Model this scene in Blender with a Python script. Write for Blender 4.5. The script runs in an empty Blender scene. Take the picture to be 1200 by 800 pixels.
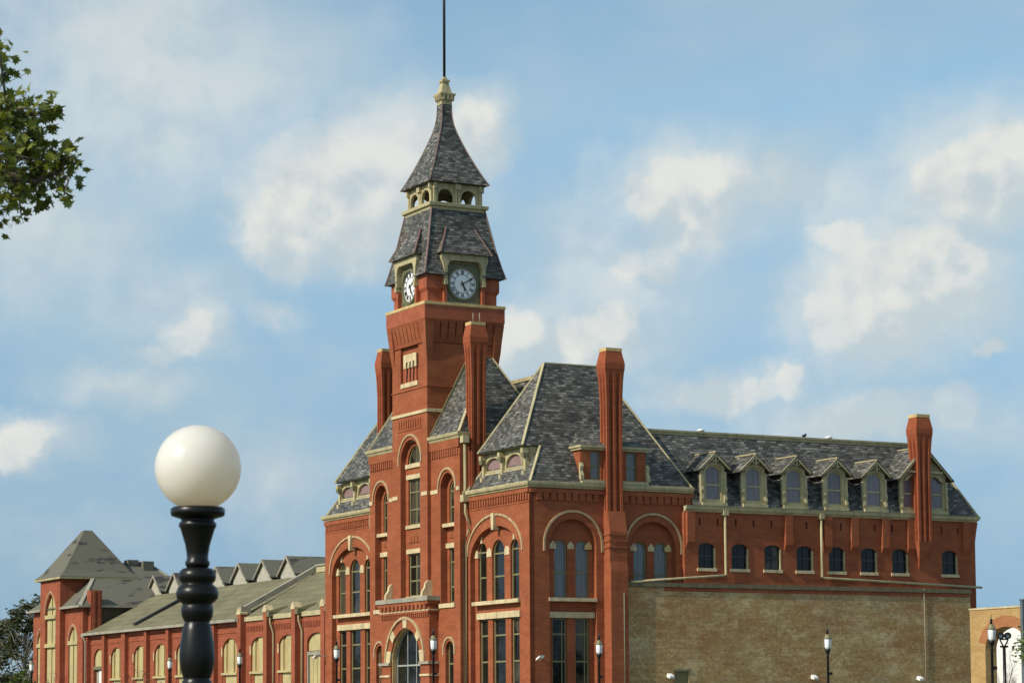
import bpy, bmesh, math, random
from mathutils import Vector, Matrix
from mathutils.geometry import tessellate_polygon

R = math.radians
SC = bpy.context.scene
COL = SC.collection

# ------------------------------------------------------------------ camera
F_PX, PITCH, ROLL, EYE = 2993.0, math.atan(.09), .006, 1.6
cam_d = bpy.data.cameras.new("camera")
cam = bpy.data.objects.new("camera", cam_d)
COL.objects.link(cam)
cam_d.sensor_width = 36.0
cam_d.sensor_fit = 'HORIZONTAL'
cam_d.lens = F_PX / 1200 * 36
cam_d.shift_y = 170.63 / 1200
cam_d.clip_end = 6000
fwd = Vector((0, math.cos(PITCH), math.sin(PITCH)))
up0 = Vector((0, -math.sin(PITCH), math.cos(PITCH)))
rt0 = Vector((1, 0, 0))
cr, sr = math.cos(ROLL), math.sin(ROLL)
rt = rt0 * cr - up0 * sr
up = rt0 * sr + up0 * cr
cam.matrix_world = Matrix(((rt.x, up.x, -fwd.x, 0), (rt.y, up.y, -fwd.y, 0),
                           (rt.z, up.z, -fwd.z, EYE), (0, 0, 0, 1)))
cam_d.dof.use_dof = True
cam_d.dof.focus_distance = 140
cam_d.dof.aperture_fstop = 9.0
SC.camera = cam

# ------------------------------------------------------------------ building frame
K = Vector((0.906, 135.0, 0.0))            # the near corner of the office building
BX = Vector((0.47144, -0.88190, 0))        # along its front
BY = Vector((0.88190, 0.47144, 0))         # into its depth
BROT = math.atan2(BX.y, BX.x)
def bw(x, y, z=0.0):
    return K + BX * x + BY * y + Vector((0, 0, z))

# ------------------------------------------------------------------ world, sun, exposure
SUN_EL, SUN_ROT = R(36), R(-6)             # rotation from the front's normal towards its left end
sh = -BY * math.cos(SUN_ROT) - BX * math.sin(SUN_ROT)
sdir = (sh * math.cos(SUN_EL) + Vector((0, 0, math.sin(SUN_EL)))).normalized()
sun_d = bpy.data.lights.new("sun", 'SUN')
sun_d.energy = 4.0
sun_d.angle = R(0.53)
sun_d.color = (1.0, 0.93, 0.80)
sun = bpy.data.objects.new("sun", sun_d)
COL.objects.link(sun)
sun.rotation_euler = sdir.to_track_quat('Z', 'Y').to_euler()
sun.location = (-60, 60, 80)

SC.view_settings.view_transform = 'Standard'
SC.view_settings.look = 'None'
SC.view_settings.exposure = 0.06
SC.view_settings.gamma = 1.0
SC.view_settings.use_curve_mapping = False

world = bpy.data.worlds.new("World")
SC.world = world
world.use_nodes = True

class NT:
    """a few shorthands over a node tree"""
    def __init__(s, tree):
        s.t = tree; s.n = tree.nodes; s.l = tree.links
    def node(s, kind, **kw):
        n = s.n.new(kind)
        for k, v in kw.items(): setattr(n, k, v)
        return n
    def put(s, sock, v):
        if v is None: return
        if hasattr(v, 'is_output'): s.l.new(v, sock)
        else: sock.default_value = v
    def math(s, op, a, b=None, c=None, clamp=False):
        n = s.node('ShaderNodeMath', operation=op, use_clamp=clamp)
        for i, v in enumerate((a, b, c)): s.put(n.inputs[i], v)
        return n.outputs[0]
    def vmath(s, op, a, b=None, c=None, scale=None):
        n = s.node('ShaderNodeVectorMath', operation=op)
        for i, v in enumerate((a, b, c)): s.put(n.inputs[i], v)
        if scale is not None: s.put(n.inputs['Scale'], scale)
        return n.outputs['Value'] if op in ('LENGTH', 'DOT_PRODUCT') else n.outputs[0]
    def mix(s, f, a, b, blend='MIX'):
        n = s.node('ShaderNodeMix', data_type='RGBA', blend_type=blend)
        s.put(n.inputs[0], f); s.put(n.inputs[6], a); s.put(n.inputs[7], b)
        return n.outputs[2]
    def noise(s, vec, scale, detail=4, rough=.55, color=False, dist=0.0):
        n = s.node('ShaderNodeTexNoise')
        s.put(n.inputs['Vector'], vec); n.inputs['Scale'].default_value = scale
        n.inputs['Detail'].default_value = detail; n.inputs['Roughness'].default_value = rough
        n.inputs['Distortion'].default_value = dist
        return n.outputs['Color' if color else 'Fac']
    def ramp(s, f, a, b, lo=0.0, hi=1.0, smooth=True):
        n = s.node('ShaderNodeMapRange')
        if smooth: n.interpolation_type = 'SMOOTHSTEP'
        s.put(n.inputs[0], f)
        for i, v in enumerate((a, b, lo, hi)): n.inputs[i + 1].default_value = v
        return n.outputs[0]

def build_world():
    w = NT(world.node_tree)
    w.n.clear()
    out = w.node('ShaderNodeOutputWorld')
    bg = w.node('ShaderNodeBackground')
    bg.inputs['Strength'].default_value = 0.10
    sky = w.node('ShaderNodeTexSky', sky_type='NISHITA')
    sky.sun_disc = False
    sky.sun_elevation = SUN_EL
    sky.sun_rotation = math.atan2(sdir.x, sdir.y)
    sky.altitude = 200
    sky.air_density = 1.0
    sky.dust_density = 0.6
    sky.ozone_density = 1.6
    tc = w.node('ShaderNodeTexCoord')
    d = w.vmath('NORMALIZE', tc.outputs['Generated'])
    sp = w.node('ShaderNodeSeparateXYZ'); w.put(sp.inputs[0], d)
    # the hazy lower sky is even in tone, the zenith deepens
    cz = w.node('ShaderNodeCombineXYZ')
    w.put(cz.inputs[0], sp.outputs[0]); w.put(cz.inputs[1], sp.outputs[1])
    w.put(cz.inputs[2], w.math('MAXIMUM', w.math('MULTIPLY_ADD', sp.outputs[2], .05, .28), w.math('MULTIPLY', sp.outputs[2], 1.25)))
    w.put(sky.inputs[0], cz.outputs[0])
    az = w.math('ARCTAN2', sp.outputs[0], sp.outputs[1])
    el = w.math('ARCSINE', sp.outputs[2])
    cb = w.node('ShaderNodeCombineXYZ'); w.put(cb.inputs[0], az); w.put(cb.inputs[1], el)
    P = cb.outputs[0]
    # billows: warp the angles with noise at two sizes
    n1 = w.noise(P, 16, 3, .5, True)
    n2 = w.noise(P, 60, 5, .62, True)
    h = w.vmath('SUBTRACT', n1, (.5, .5, .5))
    g = w.vmath('SUBTRACT', n2, (.5, .5, .5))
    W = w.vmath('MULTIPLY_ADD', h, (.020, .020, 0), P)
    W = w.vmath('MULTIPLY_ADD', g, (.022, .022, 0), W)
    # cloud banks: azimuth, elevation, half sizes (milliradians), strength
    clouds = [(-143, 246, 70, 42, .86), (-168, 268, 40, 22, .75), (-100, 238, 40, 36, .55),
              (-70, 204, 33, 27, 1.45), (-48, 222, 30, 22, 1.25), (-88, 190, 17, 16, 1.0),
              (-14, 226, 15, 15, 1.15), (-30, 215, 25, 20, .8),
              (-185, 184, 55, 26, .62), (-135, 165, 40, 20, .55), (-124, 152, 14, 14, 1.0), (-135, 143, 16, 6, .7),
              (-91, 157, 11, 8, .75), (-185, 107, 24, 12, .95), (-150, 130, 28, 9, .7),
              (-95, 92, 32, 22, .7), (-160, 70, 40, 18, .45),
              (72, 202, 36, 22, 1.1), (110, 202, 50, 20, .75), (178, 206, 38, 26, 1.1), (150, 190, 40, 16, .6),
              (130, 184, 11, 9, 1.3), (155, 165, 40, 26, 1.35), (140, 150, 26, 18, .9), (176, 172, 26, 20, 1.0),
              (45, 168, 45, 34, .72), (28, 148, 30, 18, .95), (3, 146, 14, 14, 1.15),
              (80, 126, 30, 11, .95), (107, 132, 10, 8, .9), (188, 139, 5, 4, 1.2),
              (135, 115, 50, 12, .85), (185, 110, 40, 14, .6), (60, 105, 60, 14, .5), (-10, 130, 30, 16, .6)]
    acc = None
    for (a, e, ra, re, st) in clouds:
        v = w.vmath('MULTIPLY_ADD', W, (1000.0 / ra, 1000.0 / re, 0), (-a / ra, -e / re, 0))
        f = w.math('MULTIPLY_ADD', w.vmath('LENGTH', v), -st * .60, st)
        acc = f if acc is None else w.math('MAXIMUM', acc, f)
    # scattered clouds over the rest of the sky
    oth = w.noise(w.vmath('MULTIPLY', P, (1, 2.2, 1)), 3.2, 5, .55)
    off = w.ramp(w.math('ABSOLUTE', az), .24, .5)
    acc = w.math('MAXIMUM', acc, w.math('MULTIPLY', w.ramp(oth, .52, .74), off))
    det = w.noise(P, 30, 5, .5)
    body = w.math('MULTIPLY_ADD', w.math('SUBTRACT', det, .5), .55, acc)
    a_body = w.math('MULTIPLY', w.ramp(body, -.06, .92), .74)
    # billowing heads with crisp sunlit edges: azimuth, elevation, radius (milliradians)
    heads = [(-95, 190, 12), (-88, 198, 11), (-81, 206, 11), (-72, 212, 11), (-63, 217, 10), (-55, 221, 8), (-82, 188, 17), (-68, 198, 20), (-53, 206, 18), (-62, 184, 15), (-46, 214, 14), (-38, 222, 9), (-40, 205, 16),
             (-14, 226, 11), (-8, 218, 8), (-20, 217, 9), (-124, 153, 6), (-128, 147, 7), (-187, 106, 10), (-195, 104, 9),
             (67, 207, 11), (57, 201, 11), (80, 206, 13), (70, 196, 14), (92, 207, 8), (103, 208, 8), (177, 211, 12), (187, 213, 12), (198, 214, 12), (192, 204, 17), (166, 206, 9), (178, 200, 12),
             (129, 185, 6), (134, 182, 7), (139, 178, 6), (123, 158, 8), (129, 164, 8), (138, 166, 9), (147, 172, 10), (157, 178, 10), (168, 180, 10), (152, 163, 18), (167, 167, 17), (178, 174, 10), (138, 154, 14), (124, 150, 8), (150, 150, 13),
             (73, 123, 8), (83, 125, 8), (94, 126, 5), (101, 127, 5), (110, 133, 5), (108, 129, 5), (28, 147, 10), (18, 143, 9), (40, 152, 10), (3, 147, 11), (-3, 140, 9), (46, 177, 7), (60, 178, 8), (189, 139, 3.5),
             (134, 116, 9), (126, 113, 9), (147, 117, 8), (172, 118, 9)]
    n3 = w.noise(P, 110, 4, .55, True)
    Wh = w.vmath('MULTIPLY_ADD', w.vmath('SUBTRACT', n1, (.5, .5, .5)), (.012, .012, 0), P)
    Wh = w.vmath('MULTIPLY_ADD', w.vmath('SUBTRACT', n2, (.5, .5, .5)), (.013, .013, 0), Wh)
    Wh = w.vmath('MULTIPLY_ADD', w.vmath('SUBTRACT', n3, (.5, .5, .5)), (.006, .006, 0), Wh)
    def field(vec, items, k):
        out = None
        for (a, e, r) in items:
            r *= k
            v = w.vmath('MULTIPLY_ADD', vec, (1000.0 / r, 1000.0 / r, 0), (-a / r, -e / r, 0))
            f = w.math('SUBTRACT', 1.0, w.vmath('LENGTH', v))
            if out is None: out = f
            else:
                n = w.node('ShaderNodeMath', operation='SMOOTH_MAX'); w.put(n.inputs[0], out); w.put(n.inputs[1], f); n.inputs[2].default_value = .20; out = n.outputs[0]
        return out
    hd = field(Wh, heads, 1.2)
    # how far each spot lies towards the sun's side of its billow
    big = [q for q in heads if q[2] >= 10]
    b0 = field(Wh, big, 1.7); b1 = field(w.vmath('ADD', Wh, (-.008, .009, 0)), big, 1.7)
    lit = w.ramp(w.math('SUBTRACT', b0, b1), -.30, .42)
    fade = w.ramp(w.noise(P, 20, 3, .5), .30, .58, .62, 1.0)
    soft = w.math('MULTIPLY_ADD', lit, .52, .48)
    a_head = w.math('MULTIPLY', w.math('MULTIPLY', w.math('MULTIPLY', w.ramp(hd, -.06, .42), .92), fade), soft)
    alpha = w.math('SUBTRACT', 1.0, w.math('MULTIPLY', w.math('SUBTRACT', 1.0, a_body), w.math('SUBTRACT', 1.0, a_head)))
    # sunlit tops to the left, greyer thick undersides
    up_ = w.vmath('ADD', P, (-.006, .007, 0))
    sh_ = w.math('SUBTRACT', w.noise(P, 26, 5, .55), w.noise(up_, 26, 5, .55))
    k = w.ramp(w.math('MULTIPLY_ADD', sh_, 2.6, w.math('MULTIPLY_ADD', lit, .52, .10)), .0, .80)
    ccol = w.mix(k, (5.5, 6.15, 6.35, 1), (7.5, 7.6, 7.2, 1))
    sk = w.mix(1.0, sky.outputs[0], SKY_TINT, 'MULTIPLY')
    # thin veil everywhere
    veil = w.ramp(w.noise(w.vmath('MULTIPLY', P, (1, 2.2, 1)), 9, 4, .5), .30, .75, 0.04, .50)
    low = w.ramp(el, .0, .17, .80, 1.0)
    lc = w.node('ShaderNodeCombineXYZ'); [w.put(lc.inputs[q], low) for q in range(3)]
    sk = w.mix(1.0, sk, lc.outputs[0], 'MULTIPLY')
    sk = w.mix(veil, sk, (4.5, 5.65, 6.05, 1))
    col = w.mix(alpha, sk, ccol)
    w.put(bg.inputs['Color'], col)
    w.l.new(bg.outputs[0], out.inputs[0])
SKY_TINT = (1.68, 1.80, 1.57, 1)
build_world()

# ------------------------------------------------------------------ materials
MATS = {}
def new_mat(name):
    m = bpy.data.materials.new(name)
    m.use_nodes = True
    t = NT(m.node_tree)
    t.b = t.n['Principled BSDF']
    t.tc = t.node('ShaderNodeTexCoord')
    MATS[name] = m
    return t
def c4(c): return (c[0], c[1], c[2], 1)

def wall_vec(t, kx=1.0, kz=1.0):
    s = t.node('ShaderNodeSeparateXYZ'); t.put(s.inputs[0], t.tc.outputs['Object'])
    c = t.node('ShaderNodeCombineXYZ')
    t.put(c.inputs[0], t.math('MULTIPLY', t.math('ADD', s.outputs[0], s.outputs[1]), kx))
    t.put(c.inputs[1], t.math('MULTIPLY', s.outputs[2], kz))
    return c.outputs[0]

def mat_plain(name, col, rough=.7, metal=0.0, var=.18, scale=1.2, spec=.5, bump=0.0, streak=0.0):
    t = new_mat(name)
    o = t.tc.outputs['Object']
    a = t.noise(o, scale, 5, .6); b = t.noise(o, scale * 9, 3, .6)
    f = t.math('ADD', t.math('MULTIPLY', t.ramp(a, .3, .7), .65), t.math('MULTIPLY', b, .35))
    lo = tuple(x * (1 - var) for x in col); hi = tuple(min(1, x * (1 + var)) for x in col)
    col_ = t.mix(f, c4(lo), c4(hi))
    if streak:
        wv = wall_vec(t)
        st = t.noise(t.vmath('MULTIPLY', wv, (3.5, .35, 1)), 1.0, 5, .65)
        col_ = t.mix(t.ramp(st, .48, .72, 0, streak), col_, c4(tuple(x * .38 for x in col)))
        bl = t.noise(wv, 4.5, 4, .7)
        col_ = t.mix(t.ramp(bl, .60, .72, 0, streak), col_, c4(tuple(x * .5 for x in col)))
    t.put(t.b.inputs['Base Color'], col_)
    t.b.inputs['Roughness'].default_value = rough
    t.b.inputs['Metallic'].default_value = metal
    t.b.inputs['Specular IOR Level'].default_value = spec
    if bump:
        bn = t.node('ShaderNodeBump'); bn.inputs['Strength'].default_value = bump
        bn.inputs['Distance'].default_value = .02
        t.put(bn.inputs['Height'], b); t.put(t.b.inputs['Normal'], bn.outputs[0])
    return MATS[name]

def mat_brick(name, c1, c2, mortar, stain, pale=None, msize=.012, stain_amt=.6, patch=None):
    t = new_mat(name)
    v = wall_vec(t)
    br = t.node('ShaderNodeTexBrick')
    t.put(br.inputs['Vector'], v)
    br.inputs['Color1'].default_value = c4(c1); br.inputs['Color2'].default_value = c4(c2)
    br.inputs['Mortar'].default_value = c4(mortar)
    br.inputs['Scale'].default_value = 1.0
    br.inputs['Mortar Size'].default_value = msize
    br.inputs['Brick Width'].default_value = .23; br.inputs['Row Height'].default_value = .078
    col = br.outputs['Color']
    # courses and patches that fired or weathered differently
    vb = t.vmath('MULTIPLY', v, (.7, 2.4, 1))
    col = t.mix(t.ramp(t.noise(vb, 1.1, 5, .65), .38, .72, 0, stain_amt), col, c4(stain))
    vs = t.vmath('MULTIPLY', v, (2.2, .16, 1))
    col = t.mix(t.ramp(t.noise(vs, 1.0, 4, .6), .55, .78, 0, .42), col, c4(tuple(x * .45 for x in c2)))
    fine = t.noise(v, 14, 3, .7)
    col = t.mix(t.ramp(fine, .25, .75, 0, .42), col, c4(tuple(min(1, x * 1.35) for x in c1)))
    bt = t.noise(v, .33, 3, .55)
    col = t.mix(t.ramp(bt, .32, .68, .34, 0.0), col, c4(tuple(x * .5 for x in c1)))
    bt2 = t.noise(t.vmath('ADD', v, (31, 7, 0)), .5, 4, .6)
    col = t.mix(t.ramp(bt2, .50, .75, 0, .38), col, c4((min(1, c1[0] * 1.15), c1[1] * 1.55, c1[2] * 1.9)))
    if pale:
        sp = t.noise(v, 5.5, 5, .75)
        col = t.mix(t.ramp(sp, .66, .80, 0, .5), col, c4(pale))
    if patch:
        pn = t.noise(t.vmath('MULTIPLY', v, (.22, .55, 1)), .75, 8, .74)
        lt = t.noise(t.vmath('MULTIPLY', v, (.45, .6, 1)), 1.3, 7, .75)
        col = t.mix(t.ramp(lt, .47, .62, 0, .85), col, c4(pale))
        gr = t.noise(t.vmath('ADD', t.vmath('MULTIPLY', v, (.16, .3, 1)), (9, 3, 0)), 1.0, 6, .7)
        col = t.mix(t.ramp(gr, .52, .66, 0, .7), col, (.40, .32, .19, 1))
        col = t.mix(t.ramp(pn, .44, .66, 0, .75), col, c4(patch))
        sp2 = t.noise(t.vmath('MULTIPLY', v, (1, 1.2, 1)), 4.0, 6, .8)
        col = t.mix(t.ramp(sp2, .52, .60, 0, .55), col, c4(pale))
        cr = t.noise(t.vmath('MULTIPLY', v, (.5, 6.5, 1)), 1.0, 3, .7)
        col = t.mix(t.ramp(cr, .48, .64, 0, .28), col, c4(tuple(x * .55 for x in c2)))
        dk = t.noise(t.vmath('MULTIPLY', v, (1, 1.4, 1)), 4.2, 6, .82)
        col = t.mix(t.ramp(dk, .52, .60, 0, .70), col, c4(tuple(x * .42 for x in c1)))
    t.put(t.b.inputs['Base Color'], col)
    t.b.inputs['Roughness'].default_value = .88
    t.b.inputs['Specular IOR Level'].default_value = .25
    bn = t.node('ShaderNodeBump'); bn.inputs['Strength'].default_value = .6; bn.inputs['Distance'].default_value = .02 if patch else .010
    t.put(bn.inputs['Height'], t.math('ADD', br.outputs['Fac'], t.math('MULTIPLY', fine, -1.4)))
    bn.invert = True
    t.put(t.b.inputs['Normal'], bn.outputs[0])
    return MATS[name]

def mat_slate(name, dark, lite, w=.36, h=.17, contrast=1.0):
    t = new_mat(name)
    v = wall_vec(t)
    br = t.node('ShaderNodeTexBrick')
    t.put(br.inputs['Vector'], v)
    br.inputs['Color1'].default_value = (0, 0, 0, 1); br.inputs['Color2'].default_value = (1, 1, 1, 1)
    br.inputs['Mortar'].default_value = (0, 0, 0, 1)
    br.inputs['Scale'].default_value = 1.0
    br.inputs['Mortar Size'].default_value = .016
    br.inputs['Brick Width'].default_value = w; br.inputs['Row Height'].default_value = h
    n = t.noise(t.vmath('MULTIPLY', v, (1.4, 5.5, 1)), 1.3, 4, .7)
    n2 = t.noise(v, .7, 4, .6)
    f = t.math('MULTIPLY', t.math('MULTIPLY_ADD', br.outputs['Color'], .75, .25), t.ramp(n, .30, .66, .35, 1.0))
    f = t.math('MULTIPLY', t.math('POWER', f, 1.55), t.ramp(n2, .25, .7, .6, 1.2))
    col = t.mix(t.math('MULTIPLY', f, contrast, clamp=True), c4(dark), c4(lite))
    col = t.mix(t.ramp(t.noise(v, 2.7, 4, .7), .6, .75, 0, .35), col, c4((lite[0] * .8, lite[1] * .72, lite[2] * .62)))
    t.put(t.b.inputs['Base Color'], col)
    t.b.inputs['Roughness'].default_value = .62
    t.b.inputs['Specular IOR Level'].default_value = .4
    bn = t.node('ShaderNodeBump'); bn.inputs['Strength'].default_value = .6; bn.inputs['Distance'].default_value = .02
    t.put(bn.inputs['Height'], t.math('ADD', br.outputs['Color'], n)); t.put(t.b.inputs['Normal'], bn.outputs[0])
    return MATS[name]

BRICK = mat_brick('red_brick', (.375, .104, .039), (.24, .063, .026), (.30, .105, .052), (.175, .05, .024), pale=(.50, .23, .12), stain_amt=.8)
TERRA = mat_plain('terracotta', (.33, .082, .032), .75, var=.25, scale=2)
CHIMB = mat_brick('chimney_brick', (.375, .099, .038), (.255, .065, .026), (.29, .08, .04), (.19, .046, .021))
FBRICK = mat_brick('factory_brick', (.35, .09, .04), (.235, .06, .028), (.33, .12, .065), (.19, .052, .029), pale=(.52, .26, .16), stain_amt=.75)
YBRICK = mat_brick('common_brick', (.49, .315, .115), (.34, .20, .075), (.46, .33, .16), (.31, .18, .07), pale=(.62, .49, .27), stain_amt=.8,
                   patch=(.30, .125, .052))
ABRICK = mat_brick('yellow_brick', (.52, .335, .13), (.36, .21, .08), (.46, .34, .17), (.30, .17, .07), pale=(.66, .50, .27), stain_amt=.8)
OBRICK = mat_brick('orange_brick', (.42, .17, .07), (.33, .12, .05), (.4, .2, .1), (.3, .12, .05), pale=(.5, .3, .15))
SLATE = mat_slate('slate', (.020, .0195, .0165), (.285, .27, .23), w=.33, h=.15, contrast=1.12)
CREAM = mat_plain('cream_paint', (.44, .375, .205), .65, var=.22, streak=.5)
STONE = mat_plain('pale_stone', (.57, .455, .26), .85, var=.28, scale=1.6, streak=.55)
CAPST = mat_plain('yellow_stone', (.58, .41, .175), .8, var=.2, scale=1.5, streak=.45)
HOODST = mat_plain('weathered_stone', (.44, .31, .165), .85, var=.25, scale=2, streak=.55)
COPING = mat_plain('mossy_coping', (.16, .13, .07), .9, var=.3, scale=2, streak=.4)
DOORG = mat_plain('door_frame', (.36, .36, .33), .5)
GREYST = mat_plain('grey_stone', (.30, .275, .21), .85, var=.25)
DKGREEN = mat_plain('dark_green_paint', (.025, .03, .024), .5)
PIPE = mat_plain('tan_pipe', (.30, .24, .12), .6, var=.15)
OLIVE = mat_plain('olive_paint', (.16, .15, .075), .6, var=.15)
FRAME = mat_plain('frame_paint', (.20, .175, .085), .55, var=.1)
COPPER = mat_plain('hip_metal', (.13, .07, .055), .6, var=.3)
IRON = mat_plain('black_iron', (.006, .0055, .005), .34, var=.3, scale=6, spec=.32)
DKMETAL = mat_plain('dark_metal', (.02, .018, .016), .5)
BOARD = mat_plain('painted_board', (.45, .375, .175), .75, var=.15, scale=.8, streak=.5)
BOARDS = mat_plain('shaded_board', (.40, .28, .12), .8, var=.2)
WHITE = mat_plain('white_paint', (.84, .83, .79), .5, var=.05)
DIAL = mat_plain('opal_dial', (.90, .90, .89), .4, var=.03)
GREENP = mat_plain('clock_green', (.13, .135, .085), .6)
PLYW = mat_plain('weathered_door', (.20, .17, .075), .8)
PINK = mat_plain('faded_panel', (.24, .15, .145), .7, var=.15)
GOLD = mat_plain('lamp_cap', (.22, .20, .095), .45, var=.2)
SHRUB_BARK = mat_plain('bark', (.10, .075, .055), .9, scale=4)
PALEBARK = mat_plain('pale_bark', (.34, .30, .25), .9, scale=3)

def mat_roof():
    t = new_mat('green_felt')
    v = wall_vec(t)
    n = t.noise(t.vmath('MULTIPLY', v, (.5, 1.2, 1)), .7, 5, .6); n2 = t.noise(v, 9, 3, .7)
    f = t.math('ADD', t.math('MULTIPLY', t.ramp(n, .3, .7), .7), t.math('MULTIPLY', n2, .3))
    sm = t.node('ShaderNodeTexBrick'); t.put(sm.inputs['Vector'], v)
    sm.inputs['Scale'].default_value = 1; sm.inputs['Brick Width'].default_value = 3.1; sm.inputs['Row Height'].default_value = .42; sm.inputs['Mortar Size'].default_value = .02
    sm.inputs['Color1'].default_value = (.86, .86, .86, 1); sm.inputs['Color2'].default_value = (1.1, 1.1, 1.1, 1); sm.inputs['Mortar'].default_value = (.6, .6, .6, 1)
    rust = t.ramp(t.noise(t.vmath('MULTIPLY', v, (1.2, .4, 1)), 1.4, 5, .7), .55, .72, 0, .5)
    fc = t.mix(1.0, t.mix(f, (.130, .116, .060, 1), (.200, .180, .098, 1)), sm.outputs['Color'], 'MULTIPLY')
    t.put(t.b.inputs['Base Color'], t.mix(rust, fc, (.085, .075, .045, 1)))
    t.b.inputs['Roughness'].default_value = .9
    t2 = new_mat('worn_shingle')
    v = wall_vec(t2)
    n = t2.noise(t2.vmath('MULTIPLY', v, (.5, 1.5, 1)), .9, 6, .62)
    base = t2.mix(t2.noise(v, 6, 3, .6), (.100, .094, .068, 1), (.150, .142, .104, 1))
    t2.put(t2.b.inputs['Base Color'], t2.mix(t2.ramp(n, .56, .62, 0, .9), base, (.035, .032, .028, 1)))
    t2.b.inputs['Roughness'].default_value = .9
mat_roof()
FELT, SHINGLE = MATS['green_felt'], MATS['worn_shingle']

def mat_glass(name, col, rough, spec, blind=None):
    t = new_mat(name)
    o = t.tc.outputs['Object']
    n = t.noise(o, .9, 3, .6)
    t.put(t.b.inputs['Base Color'], t.mix(t.ramp(n, .35, .65), c4(tuple(x * .6 for x in col)), c4(tuple(x * 1.4 for x in col))))
    oi = t.node('ShaderNodeObjectInfo')
    rnd = oi.outputs['Random']
    if not blind:
        cur = t.mix(t.noise(t.vmath('MULTIPLY', o, (1, 1, .05)), 7, 3, .6), (.028, .024, .016, 1), (.10, .088, .06, 1))
        n2 = t.math('MULTIPLY', t.ramp(rnd, .62, .66, 0, 1, False), t.ramp(t.noise(o, .5, 2, .5), .44, .52))
        base_ = t.mix(t.ramp(n, .35, .65), c4(tuple(x * .6 for x in col)), c4(tuple(x * 1.4 for x in col)))
        t.put(t.b.inputs['Base Color'], t.mix(n2, base_, cur))
    if blind:
        v = t.vmath('MULTIPLY', o, (1, 1, .04))
        fold = t.noise(v, 9, 3, .6)
        fc = t.mix(t.ramp(fold, .35, .65), c4(tuple(x * .66 for x in blind)), c4(blind))
        t.put(t.b.inputs['Base Color'], t.mix(t.ramp(rnd, 0, 1, 0, .45, False), fc, c4(tuple(x * .55 for x in blind))))
    t.b.inputs['Roughness'].default_value = rough
    t.b.inputs['Specular IOR Level'].default_value = spec
    bn = t.node('ShaderNodeBump'); bn.inputs['Strength'].default_value = .16; bn.inputs['Distance'].default_value = .06
    t.put(bn.inputs['Height'], t.noise(o, 1.1, 2, .5)); t.put(t.b.inputs['Normal'], bn.outputs[0])
    return MATS[name]
GLASS = mat_glass('dark_glass', (.012, .0125, .010), .06, .36)
GLASSB = mat_glass('curtained_glass', (.05, .05, .06), .10, .6, blind=(.165, .172, .185))
GLASSP = mat_glass('blind_glass', (.05, .05, .06), .12, .5, blind=(.235, .205, .225))
GLASSD = mat_glass('factory_glass', (.006, .007, .009), .15, .35)

def mat_globe():
    t = new_mat('opal_glass')
    t.b.inputs['Base Color'].default_value = (.99, .94, .87, 1)
    t.b.inputs['Roughness'].default_value = .30
    t.b.inputs['Subsurface Weight'].default_value = 1.0
    t.b.inputs['Subsurface Radius'].default_value = (1.0, .80, .55)
    t.b.inputs['Subsurface Scale'].default_value = .22
    t.b.inputs['Coat Weight'].default_value = .3
    tr = t.node('ShaderNodeBsdfTranslucent'); tr.inputs['Color'].default_value = (1.0, .86, .68, 1)
    mx = t.node('ShaderNodeMixShader'); mx.inputs[0].default_value = .40
    t.l.new(t.b.outputs[0], mx.inputs[1]); t.l.new(tr.outputs[0], mx.inputs[2])
    t.l.new(mx.outputs[0], t.n['Material Output'].inputs[0])
    t = new_mat('lamp_glass')
    t.b.inputs['Base Color'].default_value = (.86, .86, .84, 1)
    t.b.inputs['Roughness'].default_value = .2
    t.b.inputs['Subsurface Weight'].default_value = .4
    t.b.inputs['Subsurface Radius'].default_value = (1, 1, .9)
    t.b.inputs['Subsurface Scale'].default_value = .1
mat_globe()
OPAL, LGLASS = MATS['opal_glass'], MATS['lamp_glass']

def mat_leaf(name, dark, lite):
    t = new_mat(name)
    gi = t.node('ShaderNodeNewGeometry')
    n = t.noise(t.tc.outputs['Object'], .8, 4, .6)
    f = t.math('ADD', t.math('MULTIPLY', gi.outputs['Random Per Island'], .6), t.math('MULTIPLY', t.ramp(n, .3, .7), .4))
    t.put(t.b.inputs['Base Color'], t.mix(f, c4(dark), c4(lite)))
    t.b.inputs['Roughness'].default_value = .48
    tr = t.node('ShaderNodeBsdfTranslucent')
    t.put(tr.inputs['Color'], t.mix(f, c4(tuple(x * 1.3 for x in dark)), c4((lite[0] * 1.7, lite[1] * 1.6, lite[2] * .9))))
    mx = t.node('ShaderNodeMixShader'); mx.inputs[0].default_value = .30
    t.l.new(t.b.outputs[0], mx.inputs[1]); t.l.new(tr.outputs[0], mx.inputs[2])
    t.l.new(mx.outputs[0], t.n['Material Output'].inputs[0])
    return MATS[name]
LEAF = mat_leaf('maple_leaf', (.035, .058, .012), (.29, .32, .055))
LEAF2 = mat_leaf('far_leaf', (.035, .045, .020), (.115, .12, .055))
LEAF3 = mat_leaf('bright_leaf', (.06, .10, .015), (.14, .19, .03))
DRYLEAF = mat_leaf('dry_leaf', (.07, .055, .03), (.16, .12, .06))

def mat_ground():
    t = new_mat('grass')
    o = t.tc.outputs['Object']
    n = t.noise(o, .05, 6, .6); n2 = t.noise(o, 3, 4, .7)
    f = t.math('ADD', t.math('MULTIPLY', n, .6), t.math('MULTIPLY', n2, .4))
    t.put(t.b.inputs['Base Color'], t.mix(t.ramp(f, .35, .65), (.05, .065, .022, 1), (.11, .11, .045, 1)))
    t.b.inputs['Roughness'].default_value = .95
    mat_plain('paving', (.17, .16, .14), .9, var=.15, scale=.5)
    mat_plain('asphalt', (.055, .054, .052), .9, var=.25, scale=.7)
mat_ground()

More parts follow.
